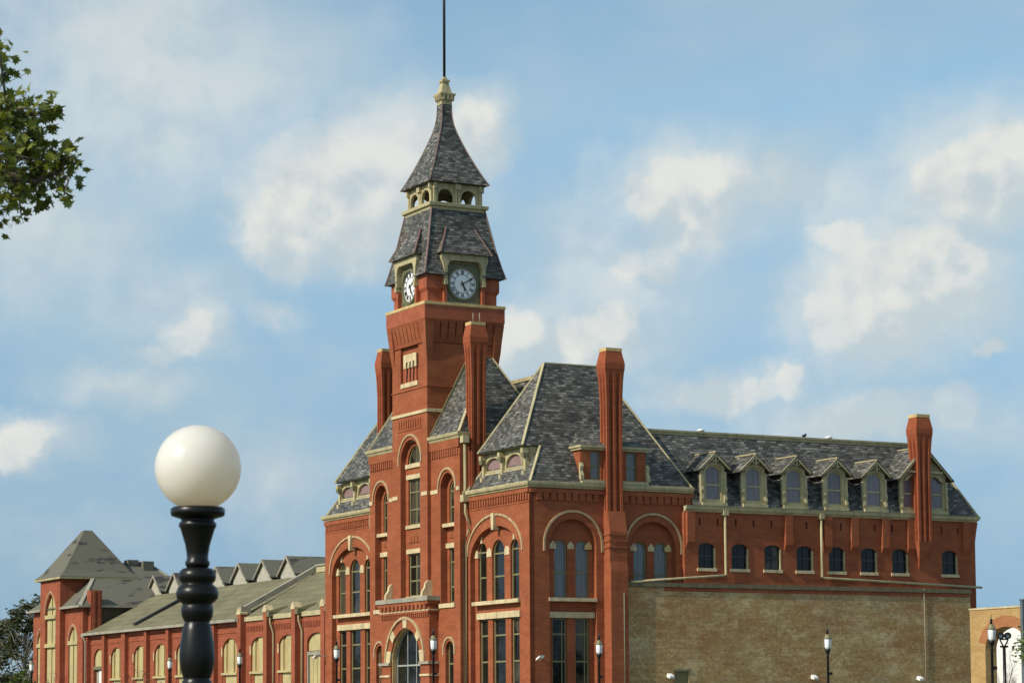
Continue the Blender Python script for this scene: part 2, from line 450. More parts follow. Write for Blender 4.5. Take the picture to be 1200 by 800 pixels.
# ------------------------------------------------------------------ mesh helpers
class MB:
    def __init__(s): s.v = []; s.f = []; s.sm = []
    def add(s, vs, fs, smooth=False):
        b = len(s.v); s.v += [tuple(p) for p in vs]
        s.f += [tuple(i + b for i in f) for f in fs]; s.sm += [smooth] * len(fs)
    def poly(s, pts): s.add(pts, [tuple(range(len(pts)))])
    def box(s, x0, x1, y0, y1, z0, z1):
        s.add([(x0, y0, z0), (x1, y0, z0), (x1, y1, z0), (x0, y1, z0), (x0, y0, z1), (x1, y0, z1), (x1, y1, z1), (x0, y1, z1)],
              [(0, 3, 2, 1), (4, 5, 6, 7), (0, 1, 5, 4), (1, 2, 6, 5), (2, 3, 7, 6), (3, 0, 4, 7)])
    def mbox(s, M, s0, s1, z0, z1, d0, d1):
        s.prism([(s0, z0), (s1, z0), (s1, z1), (s0, z1)], M, d0, d1)
    def prism(s, poly, M, d0, d1):
        n = len(poly)
        s.add([M(a, b, d0) for a, b in poly] + [M(a, b, d1) for a, b in poly],
              [tuple(range(n)), tuple(range(2 * n - 1, n - 1, -1))] + [(i, (i + 1) % n, n + (i + 1) % n, n + i) for i in range(n)])
    def ring(s, outer, inner, M, d0, d1):
        n = len(outer)
        vs = [M(a, b, d0) for a, b in outer] + [M(a, b, d0) for a, b in inner] + [M(a, b, d1) for a, b in outer] + [M(a, b, d1) for a, b in inner]
        fs = []
        for i in range(n):
            j = (i + 1) % n
            fs += [(i, j, n + j, n + i), (n + i, n + j, 3 * n + j, 3 * n + i), (j, i, 2 * n + i, 2 * n + j)]
        s.add(vs, fs)
    def strip(s, outer, inner, M, d0, d1):        # an open band (arch hood)
        n = len(outer)
        vs = [M(a, b, d0) for a, b in outer] + [M(a, b, d0) for a, b in inner] + [M(a, b, d1) for a, b in outer] + [M(a, b, d1) for a, b in inner]
        fs = []
        for i in range(n - 1):
            j = i + 1
            fs += [(i, j, n + j, n + i), (n + i, n + j, 3 * n + j, 3 * n + i), (j, i, 2 * n + i, 2 * n + j)]
        fs += [(0, n, 3 * n, 2 * n), (n - 1, 2 * n - 1, 4 * n - 1, 3 * n - 1)]
        s.add(vs, fs)
    def panel(s, outer, holes, M, d0, d1, edge=True):
        loops = [outer] + holes
        tri = tessellate_polygon([[Vector((a, b, 0)) for a, b in lp] for lp in loops])
        pts = [p for lp in loops for p in lp]
        s.add([M(a, b, d0) for a, b in pts], [tuple(t) for t in tri])
        for k, lp in enumerate(loops):
            if k == 0 and not edge: continue
            n = len(lp)
            s.add([M(a, b, d0) for a, b in lp] + [M(a, b, d1) for a, b in lp],
                  [(i, (i + 1) % n, n + (i + 1) % n, n + i) for i in range(n)])
    def rings(s, loops, cap0=True, cap1=True, smooth=False):   # stacked closed loops of equal count
        n = len(loops[0]); vs = [p for lp in loops for p in lp]; fs = []
        for k in range(len(loops) - 1):
            for i in range(n):
                j = (i + 1) % n
                fs.append((k * n + i, k * n + j, (k + 1) * n + j, (k + 1) * n + i))
        b = len(s.f)
        s.add(vs, fs, smooth)
        caps = []
        if cap0: caps.append(tuple(range(n - 1, -1, -1)))
        if cap1: caps.append(tuple((len(loops) - 1) * n + i for i in range(n)))
        if caps:
            o = len(s.v) - len(vs)
            s.f += [tuple(i + o for i in c) for c in caps]; s.sm += [False] * len(caps)
    def lathe(s, prof, n=24, c=(0, 0, 0), smooth=True):
        s.rings([[(c[0] + r * math.cos(2 * math.pi * i / n), c[1] + r * math.sin(2 * math.pi * i / n), c[2] + z) for i in range(n)] for r, z in prof], smooth=smooth)
    def tube(s, pts, r, n=6, r1=None, smooth=True):
        pts = [Vector(p) for p in pts]; loops = []
        for k, p in enumerate(pts):
            d = (pts[min(k + 1, len(pts) - 1)] - pts[max(k - 1, 0)])
            if d.length < 1e-6: d = Vector((0, 0, 1))
            d.normalize()
            a = d.cross(Vector((0, 0, 1)) if abs(d.z) < .95 else Vector((1, 0, 0))).normalized(); b = d.cross(a)
            rr = r if r1 is None else r + (r1 - r) * k / max(1, len(pts) - 1)
            loops.append([tuple(p + (a * math.cos(2 * math.pi * i / n) + b * math.sin(2 * math.pi * i / n)) * rr) for i in range(n)])
        s.rings(loops, smooth=smooth)
    def bar(s, a, b, w, h, upv=(0, 0, 1)):        # a square bar between two points
        a, b = Vector(a), Vector(b); d = (b - a).normalized()
        x = d.cross(Vector(upv))
        x = x.normalized() if x.length > 1e-4 else Vector((1, 0, 0)); y = x.cross(d)
        q = [(-w / 2, -h / 2), (w / 2, -h / 2), (w / 2, h / 2), (-w / 2, h / 2)]
        s.rings([[tuple(p + x * u + y * v) for u, v in q] for p in (a, b)])
    def sweep(s, prof, path, closed=False):       # moulding: profile (out, z) along a plan path, out = right of travel
        n = len(path); secs = []
        for i in range(n):
            p = Vector(path[i])
            def nrm(a, b):
                d = (Vector(b) - Vector(a)).normalized(); return Vector((d.y, -d.x))
            if closed: n0, n1 = nrm(path[i - 1], path[i]), nrm(path[i], path[(i + 1) % n])
            else:
                n0 = nrm(path[i - 1], path[i]) if i > 0 else nrm(path[0], path[1])
                n1 = nrm(path[i], path[i + 1]) if i < n - 1 else n0
            m = (n0 + n1); m = m / max(.2, m.dot(n0))
            secs.append([(p.x + m.x * o, p.y + m.y * o, z) for o, z in prof])
        k = len(prof)
        vs = [q for sc in secs for q in sc]; fs = []
        for i in range(n if closed else n - 1):
            j = (i + 1) % n
            for a in range(k):
                b = (a + 1) % k
                fs.append((i * k + a, i * k + b, j * k + b, j * k + a))
        if not closed: fs += [tuple(range(k)), tuple((n - 1) * k + a for a in range(k - 1, -1, -1))]
        s.add(vs, fs)
    def pieces(s):
        """groups of faces whose islands stand far apart: each becomes a part of its own"""
        par = list(range(len(s.v)))
        def fd(i):
            while par[i] != i: par[i] = par[par[i]]; i = par[i]
            return i
        for f in s.f:
            for i in f[1:]: par[fd(i)] = fd(f[0])
        isl = {}
        for i in range(len(s.v)): isl.setdefault(fd(i), []).append(i)
        if len(isl) == 1 or len(isl) > 400: return None
        keys = list(isl); bb = []
        for k in keys:
            ps = [s.v[i] for i in isl[k]]
            lo = [min(p[a] for p in ps) for a in range(3)]; hi = [max(p[a] for p in ps) for a in range(3)]
            bb.append((lo, hi, max(hi[a] - lo[a] for a in range(3))))
        g = list(range(len(keys)))
        def fg(i):
            while g[i] != i: g[i] = g[g[i]]; i = g[i]
            return i
        for i in range(len(keys)):
            for j in range(i):
                gap = math.sqrt(sum(max(0, bb[i][0][a] - bb[j][1][a], bb[j][0][a] - bb[i][1][a]) ** 2 for a in range(3)))
                if gap <= max(.02, .49 * max(bb[i][2], bb[j][2])): g[fg(i)] = fg(j)
        root_of = {k: fg(n) for n, k in enumerate(keys)}
        if len(set(root_of.values())) == 1: return None
        out = {}
        for f, sm in zip(s.f, s.sm):
            m = out.setdefault(root_of[fd(f[0])], (MB(), {}))
            q, mp = m
            for i in f:
                if i not in mp: mp[i] = len(q.v); q.v.append(s.v[i])
            q.f.append(tuple(mp[i] for i in f)); q.sm.append(sm)
        return [m for m, _ in out.values()]
    def build(s, name, mat, parent=None, recalc=True):
        if name not in ('trunk', 'crown', 'brick_panel'):
            ps = s.pieces()
            if ps:
                obs = [p.build(name, mat, parent, recalc) for p in ps]
                return obs[0]
        me = bpy.data.meshes.new(name)
        off = Vector(parent_off(parent))
        me.from_pydata([tuple(Vector(v) - off) for v in s.v], [], s.f)
        me.polygons.foreach_set('use_smooth', s.sm)
        if recalc:
            bm = bmesh.new(); bm.from_mesh(me)
            bmesh.ops.recalc_face_normals(bm, faces=bm.faces)
            bm.to_mesh(me); bm.free()
        me.update()
        me.materials.append(mat)
        o = bpy.data.objects.new(name, me)
        COL.objects.link(o)
        if parent: o.parent = parent
        return o

OFF = {}
def parent_off(p):
    while p is not None:
        if p.name in OFF: return OFF[p.name]
        p = p.parent
    return (0, 0, 0)

def thing(name, label, cat, loc, rot=0.0, group=None, off=None):
    o = bpy.data.objects.new(name, None)
    COL.objects.link(o)
    o.location = loc; o.rotation_euler = (0, 0, rot)
    o.empty_display_size = .5
    o['label'] = label; o['category'] = cat
    if group: o['group'] = group
    if off: OFF[o.name] = off
    return o
def bthing(name, label, cat, x=0, y=0, z=0, group=None):   # a thing whose parts are given in the building's own frame
    return thing(name, label, cat, bw(x, y, z), BROT, group, (x, y, z))
def tag(o, label, cat, group=None):
    o['label'] = label; o['category'] = cat
    if group: o['group'] = group
    return o
def copy_thing(o, loc, label, rot=None, sc=None):
    c = o.copy(); COL.objects.link(c); c.location = loc; c['label'] = label
    if rot is not None: c.rotation_euler = (0, 0, rot)
    if sc: c.scale = sc
    for ch in o.children:
        d = ch.copy(); COL.objects.link(d); d.parent = c
        for g in ch.children:
            e = g.copy(); COL.objects.link(e); e.parent = d
    return c

def Mf(y0): return lambda s, z, d: (s, y0 + d, z)          # a wall facing the front
def Ms(x0): return lambda s, z, d: (x0 - d, s, z)          # a wall facing the right-hand side
def Mb(y0): return lambda s, z, d: (s, y0 - d, z)
def Ml(x0): return lambda s, z, d: (x0 + d, s, z)

def arch(cx, w, z0, zs, rise, n=14):
    h = w / 2
    if rise <= 0: return [(cx - h, z0), (cx + h, z0), (cx + h, zs), (cx - h, zs)]
    p = [(cx - h, z0), (cx + h, z0)]
    for i in range(n + 1):
        a = math.pi * i / n
        p.append((cx + h * math.cos(a), zs + rise * math.sin(a)))
    return p
def rect(s0, s1, z0, z1): return [(s0, z0), (s1, z0), (s1, z1), (s0, z1)]
def arcline(cx, h, zs, rise, leg, n=20):
    p = [(cx - h, zs - leg)]
    for i in range(n + 1):
        a = math.pi - math.pi * i / n
        p.append((cx + h * math.cos(a), zs + rise * math.sin(a)))
    return p + [(cx + h, zs - leg)]

def hood(root, M, cx, h, zs, rise, leg, t=.12, proud=.07, mat=None, name='arch_hood'):
    m = MB(); m.strip(arcline(cx, h, zs, rise, leg), arcline(cx, h - t, zs, rise - t, leg), M, -proud, .02)
    return m.build(name, mat or HOODST, root)

def win(root, M, cx, w, z0, zs, rise, d=.12, rails=(), mulls=(), t=.085, frame=None, pane=None, sill=None, name='window'):
    """frame standing at depth d inside its opening, with the pane and sill as its own parts"""
    m = MB()
    o = arch(cx, w, z0, zs, rise)
    tt = min(t, rise * .9) if rise > 0 else t
    i = arch(cx, w - 2 * t, z0 + t, zs if rise > 0 else zs - t, rise - tt if rise > 0 else 0)
    m.ring(o, i, M, d, d + .1)
    for z in rails: m.mbox(M, cx - w / 2 + t, cx + w / 2 - t, z - .045, z + .045, d + .015, d + .09)
    top = zs + rise
    for x in mulls: m.mbox(M, cx + x - .03, cx + x + .03, z0 + t, top - t, d + .02, d + .085)
    fr = m.build(name, frame or FRAME, root)
    g = MB(); g.poly([M(a, b, d + .06) for a, b in i]); g.build('pane', pane or GLASS, fr)
    if sill:
        sl = MB(); sl.mbox(M, cx - w / 2 - .1, cx + w / 2 + .1, z0 - .17, z0, -.08, d + .1); sl.build('sill', sill, fr)
    return fr
def simple(root, name, mat, fn):
    m = MB(); fn(m); return m.build(name, mat, root)

# ------------------------------------------------------------------ ground
def build_ground():
    g = MB(); S = 4000
    g.poly([(-S, -S, 0), (S, -S, 0), (S, S, 0), (-S, S, 0)])
    o = g.build('ground', MATS['grass']); o['kind'] = 'structure'
    g = MB(); g.box(-120, 160, 50, 58, -.3, .004); o = g.build('road', MATS['asphalt']); o['kind'] = 'structure'
    g = MB(); g.box(-120, 160, 58, 61, -.3, .12); o = g.build('pavement', MATS['paving']); o['kind'] = 'structure'
    g = MB()
    pts = [bw(-90, -10), bw(42, -10), bw(42, 36), bw(2.5, 36), bw(2.5, -2), bw(-90, -2)]
    g.rings([[(p.x, p.y, -.2) for p in pts], [(p.x, p.y, .1) for p in pts]])
    o = g.build('forecourt', MATS['paving']); o['kind'] = 'structure'
build_ground()

# ================================================================== OFFICE BUILDING WITH CLOCK TOWER
BLD = bthing('clock_tower_building', 'red brick office building with slate roofs, tall chimneys and a clock tower', 'building')
YC, YT = -.38, -.60            # front planes of the centre block and the tower
WX = .25                       # side plane of the mansard wing
F0, S0, SW = Mf(0), Ms(0), Ms(WX)

def dentils(mb, M, s0, s1, z0, z1, step=.30, w=.17, proud=.07):
    n = max(1, int(round((s1 - s0) / step)))
    st = (s1 - s0) / n
    for i in range(n):
        c = s0 + (i + .5) * st
        mb.mbox(M, c - w / 2, c + w / 2, z0, z1, -proud, .02)

def pavilion_front(dx, xl, xr):
    """three-light window bay under one great arch; dx shifts the arch work"""
    R_ = BLD
    cx = -3.95 + dx
    rec = arch(cx, 5.86, -.2, 10.15, 1.81, 22)
    m = MB(); m.panel(rect(xl, xr, -.3, 13.75), [rec], F0, 0, .30)
    m.build('pavilion_wall', BRICK, R_)
    W = [(-6.0, 1.02, 10.66, .51), (-4.12, 1.44, 10.52, .72), (-2.22, 1.0, 10.66, .5)]
    L = [(-5.87, 1.0), (-4.06, 1.5), (-2.2, .95)]
    holes = [arch(a + dx, w, 7.9, zs, r) for a, w, zs, r in W] + [rect(a + dx - w / 2, a + dx + w / 2, 1.6, 6.96) for a, w in L]
    M3 = Mf(.30)
    m = MB(); m.panel(arch(cx, 5.86, -.2, 10.15, 1.81, 22), holes, M3, 0, .24, edge=False)
    m.build('arch_infill', BRICK, R_)
    for a, w, zs, r in W:
        win(R_, M3, a + dx, w, 7.9, zs, r, .12, rails=(9.25, zs - .02))
    for a, w in L:
        win(R_, M3, a + dx, w, 1.6, 6.96, 0, .12, rails=(6.05, 4.62))
    hood(R_, F0, cx, 3.25, 10.52, 2.12, .05)
    simple(R_, 'sill', STONE, lambda m: m.mbox(F0, -6.62 + dx, -1.2 + dx, 7.72, 7.92, -.06, .5))
    simple(R_, 'lintel', STONE, lambda m: m.mbox(F0, -6.5 + dx, -1.5 + dx, 6.96, 7.30, .18, .42))
    simple(R_, 'keystone', STONE, lambda m: m.prism([(cx - .12, 11.75), (cx + .12, 11.75), (cx + .17, 12.66), (cx - .17, 12.66)], F0, -.17, .2))
    for a, w, zs, r in W:
        if w < 1.3: simple(R_, 'keystone', STONE, lambda m: m.mbox(M3, a + dx - .09, a + dx + .09, zs + r - .03, zs + r + .36, -.07, .1))
    for a in (-6.72, -5.13, -3.06):
        simple(R_, 'impost_block', STONE, lambda m: m.prism([(a + dx - .27, 10.35), (a + dx + .27, 10.35), (a + dx + .27, 10.62), (a + dx + .1, 10.83), (a + dx - .1, 10.83), (a + dx - .27, 10.62)], M3, -.05, .1))
    simple(R_, 'corbel_table', BRICK, lambda m: dentils(m, F0, xl + .15, xr - .1, 13.12, 13.5))
    simple(R_, 'string_course', BRICK, lambda m: m.mbox(F0, xl, xr, 13.5, 13.72, -.10, .01))
    for z in (12.98,):
        simple(R_, 'string_course', BRICK, lambda m: m.mbox(F0, xl, xr, z, z + .08, -.03, .01))

pavilion_front(0, -7.36, 0)
pavilion_front(-18.7, -26.6, -19.25)

CORN = [(-.05, 13.77), (.08, 13.77), (.11, 13.84), (.19, 13.89), (.22, 14.0), (.22, 14.10), (-.05, 14.10)]
simple(BLD, 'cornice', CREAM, lambda m: m.sweep(CORN, [(-7.36, 0), (0, 0), (0, 10.2)]))
simple(BLD, 'cornice', CREAM, lambda m: m.sweep(CORN, [(-26.6, 10.2), (-26.6, 0), (-19.3, 0)]))

# ---- right-hand side of the corner pavilion
def side_pavilion():
    R_ = BLD
    r1, r2 = arch(2.64, 2.88, -.2, 10.72, 1.42, 20), arch(7.66, 2.88, -.2, 10.72, 1.42, 20)
    m = MB(); m.panel([(0.001, -.3), (10.2, -.3), (10.2, 13.75), (0.001, 13.75)], [r1, r2], S0, 0, .32)
    m.build('pavilion_wall', BRICK, R_)
    M3 = Ms(-.32)
    ws = [(2.05, .80), (3.38, .84), (7.0, .84), (8.32, .86)]
    holes = [arch(a, w, 7.92, 10.68, .36) for a, w in ws] + [rect(a - w / 2, a + w / 2, 1.6, 6.87) for a, w in ((1.97, .9), (3.36, .88))]
    m = MB(); m.panel(r1, holes[:2] + holes[4:], M3, 0, .24, edge=False); m.panel(r2, holes[2:4], M3, 0, .24, edge=False)
    m.build('arch_infill', BRICK, R_)
    for a, w in ws: win(R_, M3, a, w, 7.92, 10.68, .36, .09, rails=(9.3,), pane=GLASSB)
    for a, w in ((1.97, .9), (3.36, .88)): win(R_, M3, a, w, 1.6, 6.87, 0, .12, rails=(6.0, 4.55), mulls=(.2,))
    for c in (2.66, 7.67):
        hood(R_, S0, c, 1.84, 10.78, 1.84, .38)
    for c in (2.64, 7.66):
        for k in (-1.08, .02, 1.13):
            a = c + k
            simple(R_, 'impost_block', CAPST if k > 1 else STONE, lambda m: m.prism([(a - .19, 10.55), (a + .19, 10.55), (a + .2, 10.75), (a + .02, 10.98), (a - .2, 10.75)], M3, -.05, .1))
    for y0, y1 in ((1.15, 4.1), (6.2, 9.15)):
        simple(R_, 'sill', STONE, lambda m: m.mbox(S0, y0, y1, 7.74, 7.93, -.05, .5))
    simple(R_, 'lintel', STONE, lambda m: m.mbox(S0, 1.21, 4.07, 6.87, 7.18, .2, .5))
    simple(R_, 'corbel_table', BRICK, lambda m: (dentils(m, S0, .35, 4.3, 13.1, 13.5, step=.46, w=.30, proud=.09), dentils(m, S0, 5.7, 10.1, 13.1, 13.5, step=.46, w=.30, proud=.09)))
    simple(R_, 'string_course', BRICK, lambda m: m.mbox(S0, .02, 10.2, 13.5, 13.72, -.10, .01))
    # far walls that close the block (left end and back)
    simple(R_, 'rear_wall', BRICK, lambda m: (m.box(-26.6, -.05, 10.2, 10.5, 0, 13.75), m.box(-26.698, -26.4, .31, 10.2, 0, 13.75)))
side_pavilion()

# ---- pavilion roofs: lower slope, clerestory band under a flying hip, ridge
def pavilion_roof(cx, hw, right):
    R_ = BLD
    x0, x1 = cx - hw, cx + hw
    k = 1.07
    m = MB()
    lo = [(x0, .05, 14.1), (x1, .05, 14.1), (x1, 10.2, 14.1), (x0, 10.2, 14.1)]
    hi = [(x0 + k, 1.27, 16.12), (x1 - k, 1.27, 16.12), (x1 - k, 9.1, 16.12), (x0 + k, 9.1, 16.12)]
    m.rings([lo, hi], cap0=False, cap1=False)
    a, b = (cx, 2.96, 21.03), (cx, 6.39, 21.03)
    e = [(x0 + k, .18, 16.12), (x1 - k, .18, 16.12), (x1 - k, 9.1, 16.12), (x0 + k, 9.1, 16.12)]
    m.add(e + [a, b], [(0, 1, 4), (1, 2, 5, 4), (2, 3, 5), (3, 0, 4, 5)])
    roof = m.build('roof', SLATE, R_)
    simple(roof, 'soffit', OLIVE, lambda m: m.box(x0 + k + .12, x1 - k - .12, .26, 1.4, 16.06, 16.11))
    m = MB()
    for p, q in ((e[1], a), (e[0], a), (lo[1], hi[1]), (lo[0], hi[0]), (b, lo[2]), (b, lo[3]), (a, b)):
        m.bar(p, q, .13, .08)
    m.build('hip_flashing', CREAM, roof)
    # clerestory
    y = .62
    wl, wr = x0 + k + .02, x1 - k - .12
    cs = (x0 + 2.15, x0 + 4.6)
    M = Mf(y)
    m = MB()
    holes = [arch(c, 1.75, 15.12, 15.30, .50, 16) for c in cs]
    m.panel(rect(wl, wr, 14.72, 16.05), holes, M, 0, .16)
    m.poly([(wr, y, 14.72), (wr, 1.75, 16.05), (wr, y, 16.05)])
    m.poly([(wl, y, 14.72), (wl, 1.75, 16.05), (wl, y, 16.05)])
    m.mbox(M, wl, wr, 14.80, 15.0, -.09, .02)
    cl = m.build('clerestory', CREAM, R_)
    for c in cs:
        g = MB(); g.poly([M(p, q, .1) for p, q in arch(c, 1.75, 15.12, 15.30, .5, 16)]); g.build('panel', PINK, cl)
        simple(cl, 'arch_trim', CREAM, lambda m: m.strip(arcline(c, .98, 15.3, .6, .15), arcline(c, .875, 15.3, .5, .15), M, -.06, .03))
    for xx in (wl + .1, (cs[0] + cs[1]) / 2, wr - .12):
        simple(cl, 'bracket', CREAM, lambda m: (m.box(xx - .1, xx + .1, y - .18, y + .02, 14.55, 16.0), m.box(xx - .13, xx + .13, y - .36, y, 15.72, 15.98),
               m.box(xx - .11, xx + .11, y - .3, y, 14.35, 14.78)))
        simple(cl, 'bracket_cap', OLIVE, lambda m: m.box(xx - .17, xx + .17, y - .33, y - .06, 15.5, 15.72))
pavilion_roof(-3.68, 3.68, True)
pavilion_roof(-22.98, 3.68, False)

# ---- brick attic dormer on the side of the corner pavilion
def side_dormer():
    R_ = BLD
    M = Ms(.03)
    m = MB()
    hl = [rect(3.74, 4.38, 14.3, 15.85), rect(6.0, 6.64, 14.3, 15.85)]
    m.panel(rect(3.22, 7.2, 14.05, 15.9), hl, M, 0, .2)
    for yy in (3.22, 7.2): m.poly([(.03, yy, 14.05), (.03, yy, 15.9), (-1.1, yy, 15.9), (-.1, yy, 14.05)])
    d = m.build('attic_dormer', BRICK, R_)
    for c in (4.06, 6.32): win(d, M, c, .64, 14.3, 15.85, 0, .08, rails=(15.05,), pane=GLASSB, t=.06)
    simple(d, 'cornice', CREAM, lambda m: (m.box(-1.2, .14, 3.1, 7.32, 15.9, 16.02), m.box(-1.2, .24, 3.02, 7.4, 16.02, 16.13)))
    simple(d, 'sill', CREAM, lambda m: (m.box(-.05, .22, 3.15, 4.58, 14.04, 14.27), m.box(-.05, .22, 5.66, 7.28, 14.04, 14.27)))
    simple(d, 'scroll', CREAM, lambda m: [m.rings([[(.03, yy - .1, z), (.03 + w, yy - .1, z), (.03 + w, yy + .1, z), (.03, yy + .1, z)] for z, w in ((14.28, .2), (14.5, .2), (14.75, .08), (15.0, .16), (15.2, .04))]) for yy in (3.14, 7.28)])
    m = MB()
    m.add([(.24, 3.02, 16.13), (.24, 7.4, 16.13), (-1.75, 6.6, 17.15), (-1.75, 3.82, 17.15), (-1.2, 3.02, 16.13), (-1.2, 7.4, 16.13), (-1.9, 3.82, 17.0), (-1.9, 6.6, 17.0)],
          [(0, 1, 2, 3), (0, 3, 6, 4), (1, 5, 7, 2), (0, 4, 5, 1)])
    m.build('dormer_roof', SLATE, d)
side_dormer()

# ---- chimneys: ribbed shaft, flared head, stone cap
def chimney(x0, x1, y0, y1, zb, zt, foot=None, pins=False):
    cx, cy, h = (x0 + x1) / 2, (y0 + y1) / 2, (x1 - x0) / 2
    hy = (y1 - y0) / 2
    def sec(z, k, g):
        a, b = h * k, hy * k; pts = []
        gw = .13
        def edge(p, q):
            p, q = Vector(p), Vector(q); d = q - p; nrm = Vector((d.y, -d.x)).normalized()   # outward for ccw
            out = []
            for c in (.30, .70):
                for t_, dep in ((c - gw, 0), (c - gw * .55, g), (c + gw * .55, g), (c + gw, 0)):
                    out.append(p + d * t_ - nrm * dep)
            return [p] + out
        cs = [(-a, -b), (a, -b), (a, b), (-a, b)]
        for i in range(4): pts += edge(cs[i], cs[(i + 1) % 4])
        return [(cx + p.x, cy + p.y, z) for p in pts]
    m = MB()
    H = zt
    m.rings([sec(zb, 1, .16), sec(H - 2.9, 1, .16), sec(H - 1.75, 1.10, .12), sec(H - 1.2, 1.20, .01), sec(H - 1.08, 1.25, .0), sec(H - .78, 1.27, 0), sec(H - .12, .98, 0)])
    c = m.build('chimney', CHIMB, BLD)
    simple(c, 'chimney_cap', CAPST, lambda m: m.box(cx - h * 1.02, cx + h * 1.02, cy - hy * 1.02, cy + hy * 1.02, H - .12, H + .06))
    if pins: simple(c, 'flue_pin', GREYST, lambda m: [m.tube([(cx + k, cy + k2, H + .05), (cx + k, cy + k2, H + .6)], .025) for k, k2 in ((-.1, -.1), (.12, .2))])
    if foot: foot(c)
def foot_pav(c):
    simple(c, 'buttress', BRICK, lambda m: (m.rings([[(-.1, 4.55, z), (w, 4.55, z), (w, 5.62, z), (-.1, 5.62, z)] for z, w in ((0, .74), (9.4, .74), (9.9, .66), (11.5, .66), (12.6, .45))]),))
    simple(c, 'brick_band', BRICK, lambda m: [m.box(.0, .70, 4.5, 5.66, z, z + .1) for z in (10.6, 10.95, 11.3)])
chimney(-.30, .44, 4.55, 5.53, 12.1, 21.4, foot_pav)
chimney(-7.64, -6.94, .16, 1.06, 12.6, 23.56, pins=True)
chimney(-19.60, -18.90, .30, 1.20, 12.6, 23.6)
def foot_wing(c):
    simple(c, 'corbel', BRICK, lambda m: m.rings([[(WX - .05, 25.42 - b, z), (WX + w, 25.42 - b, z), (WX + w, 25.42 + b, z), (WX - .05, 25.42 + b, z)] for z, w, b in ((9.9, .01, .06), (10.3, .12, .12), (10.6, .30, .25), (11.0, .48, .36), (11.5, .59, .46))]))
chimney(.06, .84, 24.96, 25.88, 11.5, 18.78, foot_wing)

